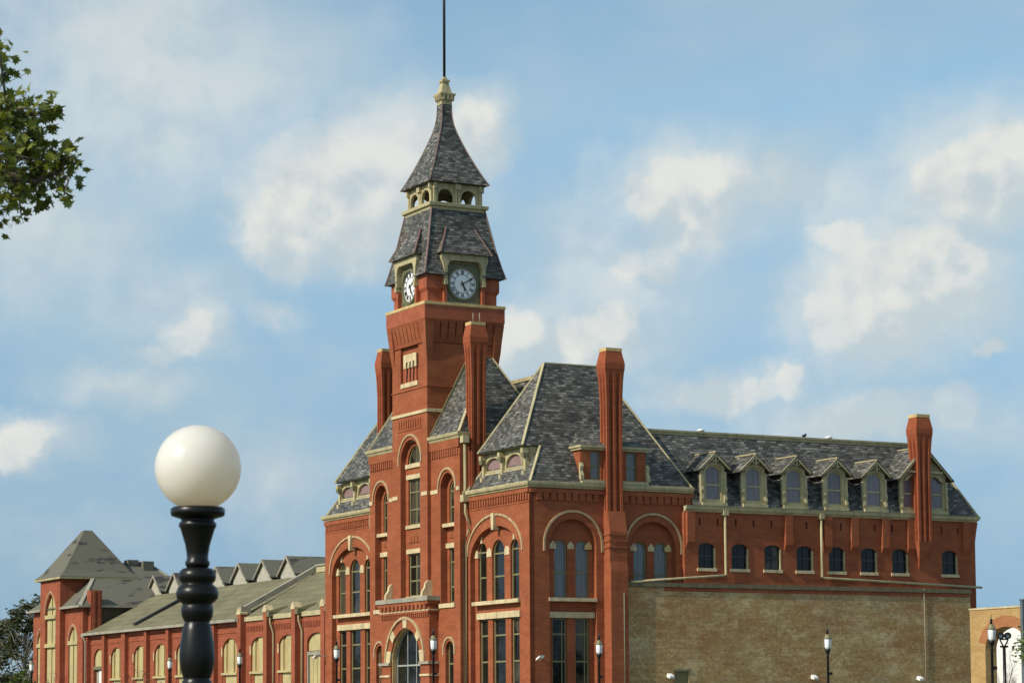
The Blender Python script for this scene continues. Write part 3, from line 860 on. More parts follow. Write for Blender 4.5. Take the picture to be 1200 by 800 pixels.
# ---- centre block either side of the tower
def centre_block():
    R_ = BLD
    M = Mf(YC)
    B = [-8.93, -17.63]
    holes = [arch(c, 1.68, 7.75, 14.45, .84, 18) for c in B]
    lows = [arch(c, 1.0, 1.6, 5.4, .45) for c in (-8.72, -17.84)]
    m = MB()
    m.panel(rect(-19.2, -15.55, -.3, 17.12), [holes[1], lows[1]], M, 0, .42)
    m.panel(rect(-11.02, -7.36, -.3, 17.12), [holes[0], lows[0]], M, 0, .42)
    m.build('centre_wall', BRICK, R_)
    Mi = Mf(YC + .42)
    for c in B:
        hl = [arch(c, 1.12, 12.45, 14.35, .56), rect(c - .56, c + .56, 7.98, 11.08)]
        m = MB(); m.panel(arch(c, 1.68, 7.75, 14.45, .84, 18), hl, Mi, 0, .2, edge=False); m.build('arch_infill', BRICK, R_)
        win(R_, Mi, c, 1.12, 12.45, 14.35, .56, .08, rails=(14.3, 13.4), mulls=(.1,))
        win(R_, Mi, c, 1.12, 7.98, 11.08, 0, .08, rails=(10.3, 8.9), mulls=(.1,))
        simple(R_, 'sill', STONE, lambda m: m.mbox(M, c - .9, c + .9, 12.26, 12.46, .1, .6))
        simple(R_, 'sill', STONE, lambda m: m.mbox(M, c - .95, c + .95, 7.72, 7.96, -.08, .6))
        simple(R_, 'lintel', STONE, lambda m: m.mbox(M, c - .84, c + .84, 11.09, 11.36, .32, .62))
        hood(R_, M, c, 1.14, 14.45, 1.14, .1)
        simple(R_, 'brick_panel', BRICK, lambda m: [m.mbox(Mi, c - .5 + j * .36, c - .2 + j * .36, 11.65, 12.0, -.05, .02) for j in range(3)])
    for c in (-8.72, -17.84):
        win(R_, M, c, 1.0, 1.6, 5.4, .45, .22, rails=(4.6,))
        hood(R_, M, c, .75, 5.4, .72, .3, t=.12)
    # stone band at the springing, stopping at the openings
    for a, b in ((-19.2, -18.78), (-16.5, -15.6), (-11.0, -10.08), (-7.78, -7.36)):
        simple(R_, 'string_course', STONE, lambda m: m.mbox(M, a, b, 14.20, 14.42, -.04, .02))
    simple(R_, 'corbel_table', BRICK, lambda m: (dentils(m, M, -19.1, -15.7, 16.2, 16.62, step=.28), dentils(m, M, -10.9, -7.5, 16.2, 16.62, step=.28)))
    simple(R_, 'string_course', BRICK, lambda m: (m.mbox(M, -19.2, -15.62, 16.62, 17.1, -.09, .01), m.mbox(M, -10.98, -7.36, 16.62, 17.1, -.09, .01)))
    CC = [(-.05, 17.10), (.10, 17.10), (.15, 17.22), (.22, 17.28), (.25, 17.45), (-.05, 17.45)]
    simple(R_, 'cornice', CREAM, lambda m: m.sweep(CC, [(-11.0, YC), (-7.36, YC), (-7.36, 5.0)]))
    simple(R_, 'cornice', CREAM, lambda m: m.sweep(CC, [(-19.2, 5.0), (-19.2, YC), (-15.6, YC)]))
    simple(R_, 'side_wall', BRICK, lambda m: (m.box(-7.7, -7.362, .05, 5.4, 12, 17.1), m.box(-19.2, -18.86, .05, 5.4, 12, 17.1)))
    # steep hipped roof
    m = MB()
    lo = [(-19.3, YC - .1, 17.45), (-7.26, YC - .1, 17.45), (-7.26, 5.4, 17.45), (-19.3, 5.4, 17.45)]
    hi = [(-17.75, 2.0, 21.92), (-8.8, 2.0, 21.92), (-8.8, 2.45, 21.92), (-17.75, 2.45, 21.92)]
    m.rings([lo, hi], cap0=False)
    rf = m.build('roof', SLATE, R_)
    m = MB()
    for p, q in ((lo[1], hi[1]), (lo[0], hi[0]), (hi[2], lo[2]), (hi[3], lo[3]), (hi[0], hi[1])): m.bar(p, q, .15, .09)
    m.build('hip_flashing', CREAM, rf)
    m = MB(); m.bar((-10.94, YC + .05, 17.5), (-10.94, 2.0, 21.98), .14, .3); m.bar((-15.66, YC + .05, 17.5), (-15.66, 2.0, 21.98), .14, .3)
    m.build('flashing', OLIVE, rf)
    # lower range behind, joining the pavilions
    m = MB()
    m.add([(-23, 1.2, 14.1), (-3.7, 1.2, 14.1), (-3.7, 4.7, 20.8), (-23, 4.7, 20.8), (-23, 8.4, 14.1), (-3.7, 8.4, 14.1)],
          [(0, 1, 2, 3), (3, 2, 5, 4), (0, 3, 4), (1, 5, 2)])
    r2 = m.build('roof', SLATE, R_)
    simple(r2, 'ridge_cap', CREAM, lambda m: m.box(-22.5, -4.2, 4.6, 4.8, 20.74, 20.95))
centre_block()

# ---- the clock tower
TX, TY, TH = -13.28, 1.72, 2.3
def tower():
    R_ = BLD
    xl, xr, yb = TX - TH, TX + TH, TY + TH
    M = Mf(YT)
    top = arch(TX + .05, 2.56, 8.3, 16.3, 1.26, 20)
    lou = rect(-14.46, -12.1, 20.6, 23.0)
    m = MB()
    m.panel(rect(xl, xr, 8.0, 25.05), [top, lou], M, 0, .34, edge=False)
    m.panel(rect(YT, yb, -.3, 25.05), [], Ms(xr), 0, .1, edge=False)
    m.panel(rect(YT, yb, -.3, 25.05), [], Ml(xl), 0, .1, edge=False)
    m.panel(rect(xl, xr, -.3, 25.05), [], Mb(yb), 0, .1, edge=False)
    m.build('tower_wall', BRICK, R_)
    Mi = Mf(YT + .34)
    c = TX + .0
    hl = [arch(c, 1.9, 16.2, 16.28, .95), rect(c - .88, c + .88, 12.66, 15.32), rect(c - .88, c + .88, 8.55, 11.02)]
    m = MB(); m.panel(top, hl, Mi, 0, .2, edge=False); m.panel(lou, [], Mf(YT + .16), 0, .2, edge=False); m.build('arch_infill', BRICK, R_)
    win(R_, Mi, c, 1.9, 16.2, 16.28, .95, .1, mulls=(.0,))
    for z0, z1 in ((12.66, 15.32), (8.55, 11.02)):
        win(R_, Mi, c, 1.76, z0, z1, 0, .1, rails=(z0 + .9, z1 - .75), mulls=(-.08, .08))
        simple(R_, 'lintel', STONE, lambda m: m.mbox(Mi, c - 1.05, c + 1.05, z1, z1 + .26, -.07, .12))
        simple(R_, 'sill', STONE, lambda m: m.mbox(Mi, c - 1.1, c + 1.1, z0 - .2, z0, -.1, .15))
    simple(R_, 'sill', STONE, lambda m: m.mbox(Mi, c - 1.12, c + 1.12, 15.96, 16.2, -.1, .15))
    simple(R_, 'brick_panel', BRICK, lambda m: [m.mbox(Mi, c - .8 + j * .42, c - .46 + j * .42, 11.65, 12.05, -.05, .02) for j in range(4)])
    hood(R_, M, TX + .05, 1.56, 16.3, 1.6, .15)
    # louvred opening with its pale head and sill, three slits
    Ml_ = Mf(YT + .16)
    slits = [[(x - .15, 20.95), (x + .06, 20.95), (x + .18, 22.1), (x - .03, 22.1)] for x in (-13.72, -13.28, -12.84)]
    m = MB(); m.panel(rect(-14.02, -12.5, 20.88, 22.5), slits, Ml_, -.10, -.005); lv = m.build('louvre', TERRA, R_)
    simple(lv, 'louvre_back', DKMETAL, lambda m: m.mbox(Ml_, -14.0, -12.52, 20.9, 22.4, -.035, -.012))
    mm = MB()
    mm.panel([(-14.1, 21.75), (-12.42, 21.75), (-12.42, 22.55), (-14.1, 22.55)], [[(x - .12, 21.76), (x + .09, 21.76), (x + .13, 22.1), (x - .08, 22.1)] for x in (-13.66, -13.22, -12.78)], Ml_, -.16, -.09)
    mm.build('louvre_head', STONE, lv)
    simple(lv, 'sill', STONE, lambda m: m.mbox(Ml_, -14.35, -12.15, 20.62, 20.88, -.22, .05))
    # stone and brick bands
    sq = [(xl, YT), (xr, YT), (xr, yb), (xl, yb)]
    def band(name, mat, prof): simple(R_, name, mat, lambda m: m.sweep(prof, sq, closed=True))
    band('string_course', STONE, [(0.004, 18.95), (.07, 18.95), (.07, 19.12), (0.004, 19.14)])
    band('string_course', BRICK, [(0.004, 20.98), (.05, 20.98), (.05, 21.05), (0.004, 21.06)] if False else [(0.004, 20.40), (.05, 20.40), (.05, 20.47), (0.004, 20.48)])
    simple(R_, 'corbel_table', BRICK, lambda m: (dentils(m, M, -14.85, -11.75, 18.2, 18.72, step=.3, w=.16, proud=.05), m.mbox(M, -14.9, -11.7, 18.1, 18.2, -.04, .01)))
    simple(R_, 'string_course', STONE, lambda m: (m.mbox(M, xl, -14.85, 14.2, 14.42, -.04, .02), m.mbox(M, -11.75, xr, 14.2, 14.42, -.04, .02)))
    # corbelled head
    band('fascia', TERRA, [(-.02, 24.18), (.22, 24.18), (.27, 24.3), (.27, 25.08), (-.02, 25.08)])
    band('tower_cap', CAPST, [(-.3, 25.08), (.28, 25.08), (.31, 25.12), (.31, 25.27), (-.3, 25.29)])
    band('string_course', BRICK, [(0.004, 22.98), (.07, 22.98), (.09, 23.06), (0.004, 23.08)])
    m = MB()
    for MM, a, b in ((M, xl, xr), (Ms(xr), YT, yb), (Ml(xl), YT, yb)):
        n = 8 if MM is not None else 0
        for i in range(n):
            s0 = a + .35 + (b - a - .7) * i / n; s1 = a + .35 + (b - a - .7) * (i + 1) / n - .075
            m.add([MM(s0, 23.1, 0), MM(s1, 23.1, 0), MM(s1, 23.3, -.04), MM(s0, 23.3, -.04), MM(s1, 24.18, -.22), MM(s0, 24.18, -.22), MM(s1, 24.18, 0.01), MM(s0, 24.18, 0.01)],
                  [(0, 1, 2, 3), (3, 2, 4, 5), (0, 3, 5, 7), (1, 6, 4, 2), (5, 4, 6, 7), (0, 7, 6, 1)])
    m.build('corbel_table', BRICK, R_)
    m = MB()
    for x, y in ((xl, YT), (xr, YT), (xr, yb), (xl, yb)):
        sx, sy = (1 if x > TX else -1), (1 if y > TY else -1)
        lp = []
        for z, o in ((21.9, .0), (22.6, .09), (23.2, .14), (24.17, .245)):
            xo, yo = x + sx * o, y + sy * o; xi, yi = x - sx * .36, y - sy * .36
            lp.append([(xi, yi, z), (xo, yi, z), (xo, yo, z), (xi, yo, z)])
        m.rings(lp)
    m.build('corner_corbel', BRICK, R_)
    # clock stage: four corner piers
    m = MB()
    for x, y in ((xl, YT), (xr, YT), (xr, yb), (xl, yb)):
        sx, sy = (1 if x > TX else -1), (1 if y > TY else -1)
        lp = []
        for z, o, w in ((25.2, -.08, 1.05), (25.9, -.08, 1.05), (26.1, .04, 1.1), (26.95, .04, 1.1)):
            xo, yo = x + sx * o, y + sy * o; xi, yi = x - sx * w, y - sy * w
            lp.append([(xi, yi, z), (xo, yi, z), (xo, yo, z), (xi, yo, z)])
        m.rings(lp)
    m.build('corner_pier', TERRA, R_)
    simple(R_, 'clock_chamber', TERRA, lambda m: m.box(xl + .42, xr - .42, YT + .42, yb - .42, 25.2, 28.2))
    # slate lower spire
    def rg(z, h): return [(TX - h, TY - h, z), (TX + h, TY - h, z), (TX + h, TY + h, z), (TX - h, TY + h, z)]
    m = MB(); m.rings([rg(28.08, 2.31), rg(28.7, 2.16), rg(31.0, 1.72)], cap0=False, cap1=False)
    lv_ = [(26.82, 2.3), (26.86, 2.62), (27.5, 2.44), (28.08, 2.31)]
    for MM, c0 in ((Mf(TY - TH), TX), (Ms(TX + TH), TY), (Mb(TY + TH), TX), (Ml(TX - TH), TY)):
        for s_ in (-1, 1):
            for (z0, h0), (z1, h1) in zip(lv_, lv_[1:]):
                m.poly([MM(c0 + s_ * 1.13, z0, TH - h0), MM(c0 + s_ * h0, z0, TH - h0), MM(c0 + s_ * h1, z1, TH - h1), MM(c0 + s_ * 1.13, z1, TH - h1)])
    lo = m.build('tower_roof', SLATE, R_)
    m = MB()
    for sx, sy in ((-1, -1), (1, -1), (1, 1), (-1, 1)):
        pr = [(26.87, 2.63), (27.5, 2.45), (28.7, 2.17), (31.0, 1.73)]
        for (z0, h0), (z1, h1) in zip(pr, pr[1:]): m.bar((TX + sx * h0, TY + sy * h0, z0), (TX + sx * h1, TY + sy * h1, z1), .10, .07)
    m.build('hip_flashing', COPPER, lo)
    # arcaded lantern
    m = MB(); hb = 1.58
    for MM, c0 in ((Mf(TY - hb), TX), (Ms(TX + hb), TY), (Mb(TY + hb), TX), (Ml(TX - hb), TY)):
        m.panel(rect(c0 - hb, c0 + hb, 31.1, 32.45), [arch(c0 + q, 1.02, 31.28, 31.58, .5, 12) for q in (-.75, .75)], MM, 0, .12)
        for q in (-.75, .75): m.strip(arcline(c0 + q, .62, 31.58, .6, .3), arcline(c0 + q, .51, 31.58, .5, .3), MM, -.05, .01)
    lan = m.build('lantern_stage', CREAM, R_)
    m = MB()
    for MM, c0 in ((Mf(TY - hb), TX), (Ms(TX + hb), TY), (Mb(TY + hb), TX), (Ml(TX - hb), TY)):
        for q in (-1.47, -.09, .09, 1.47): m.mbox(MM, c0 + q - .07, c0 + q + .07, 31.2, 32.2, -.09, .01); m.mbox(MM, c0 + q - .09, c0 + q + .09, 32.05, 32.38, -.2, .01)
    m.build('post', CREAM, lan)
    sq2 = rg(0, hb)
    simple(lan, 'ledge', CREAM, lambda m: m.sweep([(-.1, 30.82), (.17, 30.82), (.2, 30.95), (.32, 31.02), (.34, 31.2), (.2, 31.24), (-.1, 31.24)], [p[:2] for p in sq2], closed=True))
    simple(lan, 'deck', OLIVE, lambda m: m.box(TX - 1.5, TX + 1.5, TY - 1.5, TY + 1.5, 31.0, 31.2))
    simple(lan, 'ceiling', OLIVE, lambda m: m.box(TX - 1.55, TX + 1.55, TY - 1.55, TY + 1.55, 32.33, 32.44))
    # flared upper spire
    pr = [(32.40, 1.80), (32.44, 1.95), (32.9, 1.70), (33.6, 1.37), (34.4, 1.03), (35.1, .76), (35.7, .55), (36.2, .41), (36.7, .335), (37.5, .30)]
    m = MB(); m.rings([rg(z, h) for z, h in pr])
    sp = m.build('spire', SLATE, R_)
    m = MB()
    for sx, sy in ((-1, -1), (1, -1), (1, 1), (-1, 1)):
        for (z0, h0), (z1, h1) in zip(pr[1:], pr[2:]): m.bar((TX + sx * h0, TY + sy * h0, z0), (TX + sx * h1, TY + sy * h1, z1), .06, .05)
    m.build('hip_flashing', COPPER, sp)
    m = MB()
    m.rings([rg(37.4, .33), rg(37.62, .33), rg(37.66, .38), rg(37.8, .40), rg(37.98, .50), rg(38.06, .50), rg(38.08, .34), rg(38.75, .175), rg(38.77, .25), rg(38.9, .25), rg(38.92, .15), rg(39.1, .1)])
    for sx in (-.26, 0, .26):
        for q in (-1, 1):
            m.box(TX + sx - .05, TX + sx + .05, TY + q * .43 - .06, TY + q * .43 + .06, 37.66, 37.98); m.box(TX + q * .43 - .06, TX + q * .43 + .06, TY + sx - .05, TY + sx + .05, 37.66, 37.98)
    m.build('finial', CREAM, sp)
    simple(sp, 'flagpole', DKMETAL, lambda m: (m.tube([(TX, TY, 39.0), (TX, TY, 49.0)], .085, 8), m.lathe([(.0, 49.0), (.14, 49.1), (.16, 49.2), (.1, 49.32), (0, 49.36)], 10, (TX, TY, 0))))
    # clocks
    for MM, c0 in ((Mf(YT), TX), (Ms(xr), TY)):
        clock(MM, c0)

def clock(M, c):
    R_ = BLD
    zc, r = 26.47, .80
    circ = lambda rr, n=40: [(c + rr * math.cos(2 * math.pi * i / n), zc + rr * math.sin(2 * math.pi * i / n)) for i in range(n)]
    # dormer box and its slate hood
    m = MB()
    m.panel([(c - 1.12, 25.28), (c + 1.12, 25.28), (c + 1.12, 27.75), (c - 1.12, 27.75)], [circ(1.0)], M, .06, .25)
    cl = m.build('clock', GREENP, R_)
    m = MB()
    for q in (-.92, .92):
        for w in (-.95, .95): m.strip([(c + q + .17 * math.cos(a), zc + w + .17 * math.sin(a)) for a in [i * math.pi / 6 for i in range(13)]],
                                      [(c + q + .09 * math.cos(a), zc + w + .09 * math.sin(a)) for a in [i * math.pi / 6 for i in range(13)]], M, .02, .07)
    m.mbox(M, c - 1.1, c + 1.1, 25.29, 25.40, .0, .08); m.mbox(M, c - 1.1, c + 1.1, 27.6, 27.72, .0, .08)
    m.build('spandrel', FRAME, cl)
    m = MB(); m.ring(circ(1.02), circ(.88), M, -.02, .12); m.ring(circ(.95), circ(.91), M, -.05, .0); m.build('bezel', OLIVE, cl)
    m = MB(); m.poly([M(a, b, .07) for a, b in circ(.89)]); m.build('dial', DIAL, cl)
    # roman numerals, each stroke a raised bar reading outwards
    m = MB()
    def stroke(hh, pts, w):
        a = math.pi / 2 - hh * math.pi / 6
        er, et = (math.cos(a), math.sin(a)), (math.sin(a), -math.cos(a))
        (t0, r0), (t1, r1) = pts
        P0 = (c + er[0] * r0 + et[0] * t0, zc + er[1] * r0 + et[1] * t0); P1 = (c + er[0] * r1 + et[0] * t1, zc + er[1] * r1 + et[1] * t1)
        dx, dz = P1[0] - P0[0], P1[1] - P0[1]; L = math.hypot(dx, dz); nx, nz = -dz / L * w / 2, dx / L * w / 2
        m.prism([(P0[0] - nx, P0[1] - nz), (P1[0] - nx, P1[1] - nz), (P1[0] + nx, P1[1] + nz), (P0[0] + nx, P0[1] + nz)], M, .045, .072)
    RN = ['XII', 'I', 'II', 'III', 'IV', 'V', 'VI', 'VII', 'VIII', 'IX', 'X', 'XI']
    WD = {'I': .058, 'V': .12, 'X': .12}
    mir = -1 if M(1, 0, 0)[0] == M(0, 0, 0)[0] and False else 1
    for hh, s in enumerate(RN):
        tot = sum(WD[ch] for ch in s); t = -tot / 2
        for ch in s:
            w = WD[ch]; cc = t + w / 2
            if ch == 'I': stroke(hh, ((cc, .57), (cc, .77)), .028)
            elif ch == 'V': stroke(hh, ((cc, .55), (cc - .05, .77)), .028); stroke(hh, ((cc, .55), (cc + .05, .77)), .016)
            else: stroke(hh, ((cc + .045, .55), (cc - .045, .77)), .028); stroke(hh, ((cc - .045, .55), (cc + .045, .77)), .016)
            t += w
    m.ring(circ(.535), circ(.52), M, .05, .072); m.ring(circ(.815), circ(.80), M, .05, .072)
    m.build('numerals', DKMETAL, cl)
    def hand(name, ang, L, w):
        m = MB(); er = (math.sin(ang), math.cos(ang)); et = (er[1], -er[0])
        p = [(-.16, w * .35), (L * .7, w * .5), (L * .8, w * .95), (L, 0.004), (L * .8, -w * .95), (L * .7, -w * .5), (-.16, -w * .35)]
        m.prism([(c + er[0] * a + et[0] * b, zc + er[1] * a + et[1] * b) for a, b in p], M, .0, .03); m.build(name, DKMETAL, cl)
    hand('hour_hand', R(155), .46, .085)
    hand('minute_hand', R(62), .74, .06)
    simple(cl, 'hub', DKMETAL, lambda m: m.prism(circ(.06, 12), M, -.02, .04))
    # cream surround: architrave, jambs and the scrolls at their feet
    sur = MB()
    sur.prism([(c - 1.30, 26.55), (c - 1.12, 26.45), (c - 1.12, 27.35), (c - .98, 27.66), (c - .8, 27.74), (c + .8, 27.74), (c + .98, 27.66), (c + 1.12, 27.35), (c + 1.12, 26.45), (c + 1.30, 26.55), (c + 1.36, 27.4), (c + 1.5, 27.8), (c + 1.5, 28.1), (c - 1.5, 28.1), (c - 1.5, 27.8), (c - 1.36, 27.4)], M, -.28, .3)
    sur.build('surround', CREAM, cl)
    m = MB()
    for s_ in (-1, 1):
        m.prism([(c + s_ * 1.12, 26.3), (c + s_ * 1.33, 26.3), (c + s_ * 1.33, 26.6), (c + s_ * 1.12, 26.6)], M, -.32, .2)
    m.build('scroll', CREAM, cl)
    m = MB()
    for s_ in (-1, 1):
        m.prism([(c + s_ * 1.12, 25.28), (c + s_ * 1.30, 25.28), (c + s_ * 1.34, 26.32), (c + s_ * 1.12, 26.32)], M, -.2, .3)
    m.build('jamb', TERRA, cl)
    m = MB()
    def sl(z): # half width of the main spire at z
        pr = [(27.5, 2.44), (28.7, 2.16), (31.0, 1.72)]
        for (a, b), (a2, b2) in zip(pr, pr[1:]):
            if z <= a2: return b + (b2 - b) * (z - a) / (a2 - a)
    dp = lambda z: TH - sl(z)
    e0, e1 = 28.12, 29.75
    m.add([M(c - 1.68, e0, -.50), M(c + 1.68, e0, -.50), M(c + .92, e1, dp(e1) - .03), M(c - .92, e1, dp(e1) - .03), M(c - 1.68, e0, .3), M(c + 1.68, e0, .3), M(c - .95, e1 - .1, .6), M(c + .95, e1 - .1, .6)],
          [(0, 1, 2, 3), (0, 3, 6, 4), (1, 5, 7, 2), (0, 4, 5, 1)])
    hd = m.build('clock_hood', SLATE, cl)
    m = MB()
    m.bar(M(c - 1.68, e0, -.50), M(c - .92, e1, dp(e1) - .05), .09, .08); m.bar(M(c + 1.68, e0, -.50), M(c + .92, e1, dp(e1) - .05), .09, .08)
    m.build('hip_flashing', COPPER, cl)
tower()

# ---- entrance porch
def porch():
    R_ = BLD
    yp = -.95; M = Mf(yp); c = -13.2
    m = MB()
    m.panel(rect(-16.4, -10.1, -.3, 8.15), [arch(c, 3.9, .1, 4.75, 1.95, 24)], M, 0, .42, edge=False)
    m.poly([(-10.1, yp, -.3), (-10.1, YC, -.3), (-10.1, YC, 8.15), (-10.1, yp, 8.15)]); m.poly([(-16.4, yp, -.3), (-16.4, YC, -.3), (-16.4, YC, 8.15), (-16.4, yp, 8.15)])
    p = m.build('porch', BRICK, R_)
    simple(p, 'ledge', GREYST, lambda m: m.box(-16.68, -9.84, yp - .26, YC + .02, 8.17, 8.42))
    simple(p, 'corbel_table', BRICK, lambda m: (dentils(m, M, -16.35, -10.12, 7.72, 8.17, step=.52, w=.3, proud=.2), dentils(m, M, -16.35, -10.12, 7.28, 7.5, step=.26, w=.15, proud=.08)))
    simple(p, 'brick_cornice', BRICK, lambda m: (m.box(-16.62, -9.92, yp - .19, YC - .01, 7.98, 8.168), m.box(-16.5, -10.0, yp - .11, YC - .01, 7.5, 7.62)))
    simple(p, 'string_course', STONE, lambda m: m.box(-16.52, -9.98, yp - .12, YC - .01, 7.62, 7.70))
    hood(p, M, c, 2.62, 4.78, 2.6, .02, t=.16, proud=.1)
    for a in (0, 42, 90, 138, 180):
        a0, a1 = R(a - 6.5), R(a + 6.5)
        if a in (0, 180): pts = [(c + math.cos(R(a)) * 1.96, 4.78), (c + math.cos(R(a)) * 2.46, 4.78), (c + math.cos(R(a)) * 2.40, 5.45), (c + math.cos(R(a)) * 1.84, 5.42)]
        else: pts = [(c + r * math.cos(t), 4.78 + r * math.sin(t)) for r, t in ((1.96, a0), (2.46, a0), (2.46, a1), (1.96, a1))]
        simple(p, 'voussoir', STONE, lambda m: m.prism(pts, M, -.05, .12))
    simple(p, 'string_course', GREYST, lambda m: (m.box(-16.56, c - 1.96, yp - .13, yp + .3, 4.62, 4.77), m.box(c + 1.96, -9.98, yp - .13, YC - .01, 4.62, 4.77)))
    simple(p, 'string_course', STONE, lambda m: (m.box(-16.5, c - 1.96, yp - .07, yp + .3, 3.95, 4.07), m.box(c + 1.96, -10.03, yp - .07, YC - .01, 3.95, 4.07)))
    simple(p, 'scroll', STONE, lambda m: [m.rings([[(x - .11, yp + d, z), (x + .11, yp + d, z), (x + .11, YC + .1, z), (x - .11, YC + .1, z)] for z, d in ((8.42, -.1), (8.7, -.08), (8.95, .1), (9.2, .14), (9.35, .3))]) for x in (-10.9, -15.7)])
    d = win(p, Mf(yp + .34), c, 3.9, .1, 4.75, 1.95, .06, rails=(4.6,), mulls=(-.55, .6), t=.09, frame=DOORG)
    d.name = 'entrance_door'
    simple(p, 'soffit_lining', CAPST, lambda m: m.strip(arcline(c, 1.945, 4.75, 1.945, 4.0), arcline(c, 1.90, 4.75, 1.90, 4.0), M, .1, .36))
porch()

# ---- mansard wing running back along the side
def wing():
    R_ = BLD
    ys = [10.92, 13.08, 15.26, 17.41, 19.6, 21.82, 24.0, 27.55]
    hl = [arch(y, 1.06, 9.68, 10.82, .24, 8) for y in ys]
    slots = []
    y = 10.5
    while y < 29.0:
        if not (24.9 < y < 26.6) and all(abs(y - k) > .36 for k in (12.06, 18.48)): slots.append(rect(y - .06, y + .06, 12.02, 12.42))
        y += 1.18
    m = MB()
    m.panel(rect(9.7, 29.44, -.3, 12.80), hl + slots, SW, 0, .18)
    m.box(-12, WX - .19, 29.2, 29.439, 0, 12.75); m.box(-.2, WX, 9.5, 9.699, 8, 12.75); m.box(-12, -11.8, 9.7, 29.2, 0, 12.75)
    m.build('wing_wall', BRICK, R_)
    simple(R_, 'slot_back', DKMETAL, lambda m: [m.mbox(SW, s[0][0], s[1][0], 12.02, 12.42, .12, .17) for s in slots])
    for y in ys:
        win(R_, SW, y, 1.06, 9.68, 10.82, .24, .1, rails=(10.35,), mulls=(0,), t=.06, frame=DKGREEN, pane=GLASSD, sill=STONE)
        simple(R_, 'jamb_strip', CREAM, lambda m: m.mbox(SW, y + .5, y + .56, 9.68, 10.8, -.012, .1))
    simple(R_, 'cornice', CREAM, lambda m: (m.sweep([(-.04, 12.76), (.10, 12.76), (.14, 12.84), (.22, 12.89), (.26, 13.06), (-.04, 13.06)], [(WX, 9.5), (WX, 29.44), (-8, 29.44)])))
    for y in (9.83, 16.3, 18.95, 20.78, 22.95, 24.75, 28.7):
        simple(R_, 'hanging_pilaster', BRICK, lambda m: m.rings([[(WX - .03, y - .25, z), (WX + w, y - .25, z), (WX + w, y + .25, z), (WX - .03, y + .25, z)] for z, w in ((10.72, .0), (10.95, .12), (11.1, .2), (12.2, .2), (12.755, .22))]))
    simple(R_, 'corner_flare', BRICK, lambda m: m.rings([[(-.3, 29.3, z), (WX + .006, 29.3, z), (WX + .006, 29.44 + w, z), (-.3, 29.44 + w, z)] for z, w in ((11.6, .0), (12.2, .10), (12.755, .22))]))
    # mansard
    m = MB()
    A = [(WX + .15, 10.25, 13.06), (WX + .15, 29.62, 13.06), (-12, 29.62, 13.06), (-12, 10.25, 13.06)]
    Bt = [(-2.55, 8.2, 17.40), (-2.55, 28.1, 17.40), (-10, 28.1, 17.40), (-10, 8.2, 17.40)]
    m.rings([A, Bt], cap0=False)
    # continue the slope to where it dies into the corner pavilion's hip
    rf = m.build('mansard_roof', SLATE, R_)
    simple(rf, 'ridge_fascia', CREAM, lambda m: m.sweep([(-.1, 17.2), (.06, 17.2), (.10, 17.36), (.16, 17.46), (.16, 17.55), (-.1, 17.55)], [(-2.55, 8.2), (-2.55, 28.1), (-9, 28.1)]))
    simple(rf, 'hip_flashing', CREAM, lambda m: m.bar(A[1], Bt[1], .14, .09))
    simple(rf, 'gutter', OLIVE, lambda m: m.box(WX + .12, WX + .24, 9.52, 29.6, 13.065, 13.11))
    for y in (12.9, 21.7): simple(rf, 'roof_vent', WHITE, lambda m: m.lathe([(.14, 17.3), (.14, 17.66), (.22, 17.68), (.22, 17.76), (0.02, 17.82)], 10, (-3.3, y, 0)))
    simple(rf, 'vent_cowl', DKMETAL, lambda m: (m.tube([(-3.3, 19.9, 17.4), (-3.3, 19.9, 17.8)], .08), m.bar((-3.3, 19.9, 17.6), (-3.3, 20.1, 17.85), .12, .1)))
    # gabled dormers
    for y in (11.42, 14.08, 16.80, 19.57, 22.31): dormer(y, .76, 15.13, 16.08, 1.06, [(0, 1.02)])
    dormer(25.78, 1.62, 15.12, 17.0, 1.95, [(-.95, .95), (.95, .95)])

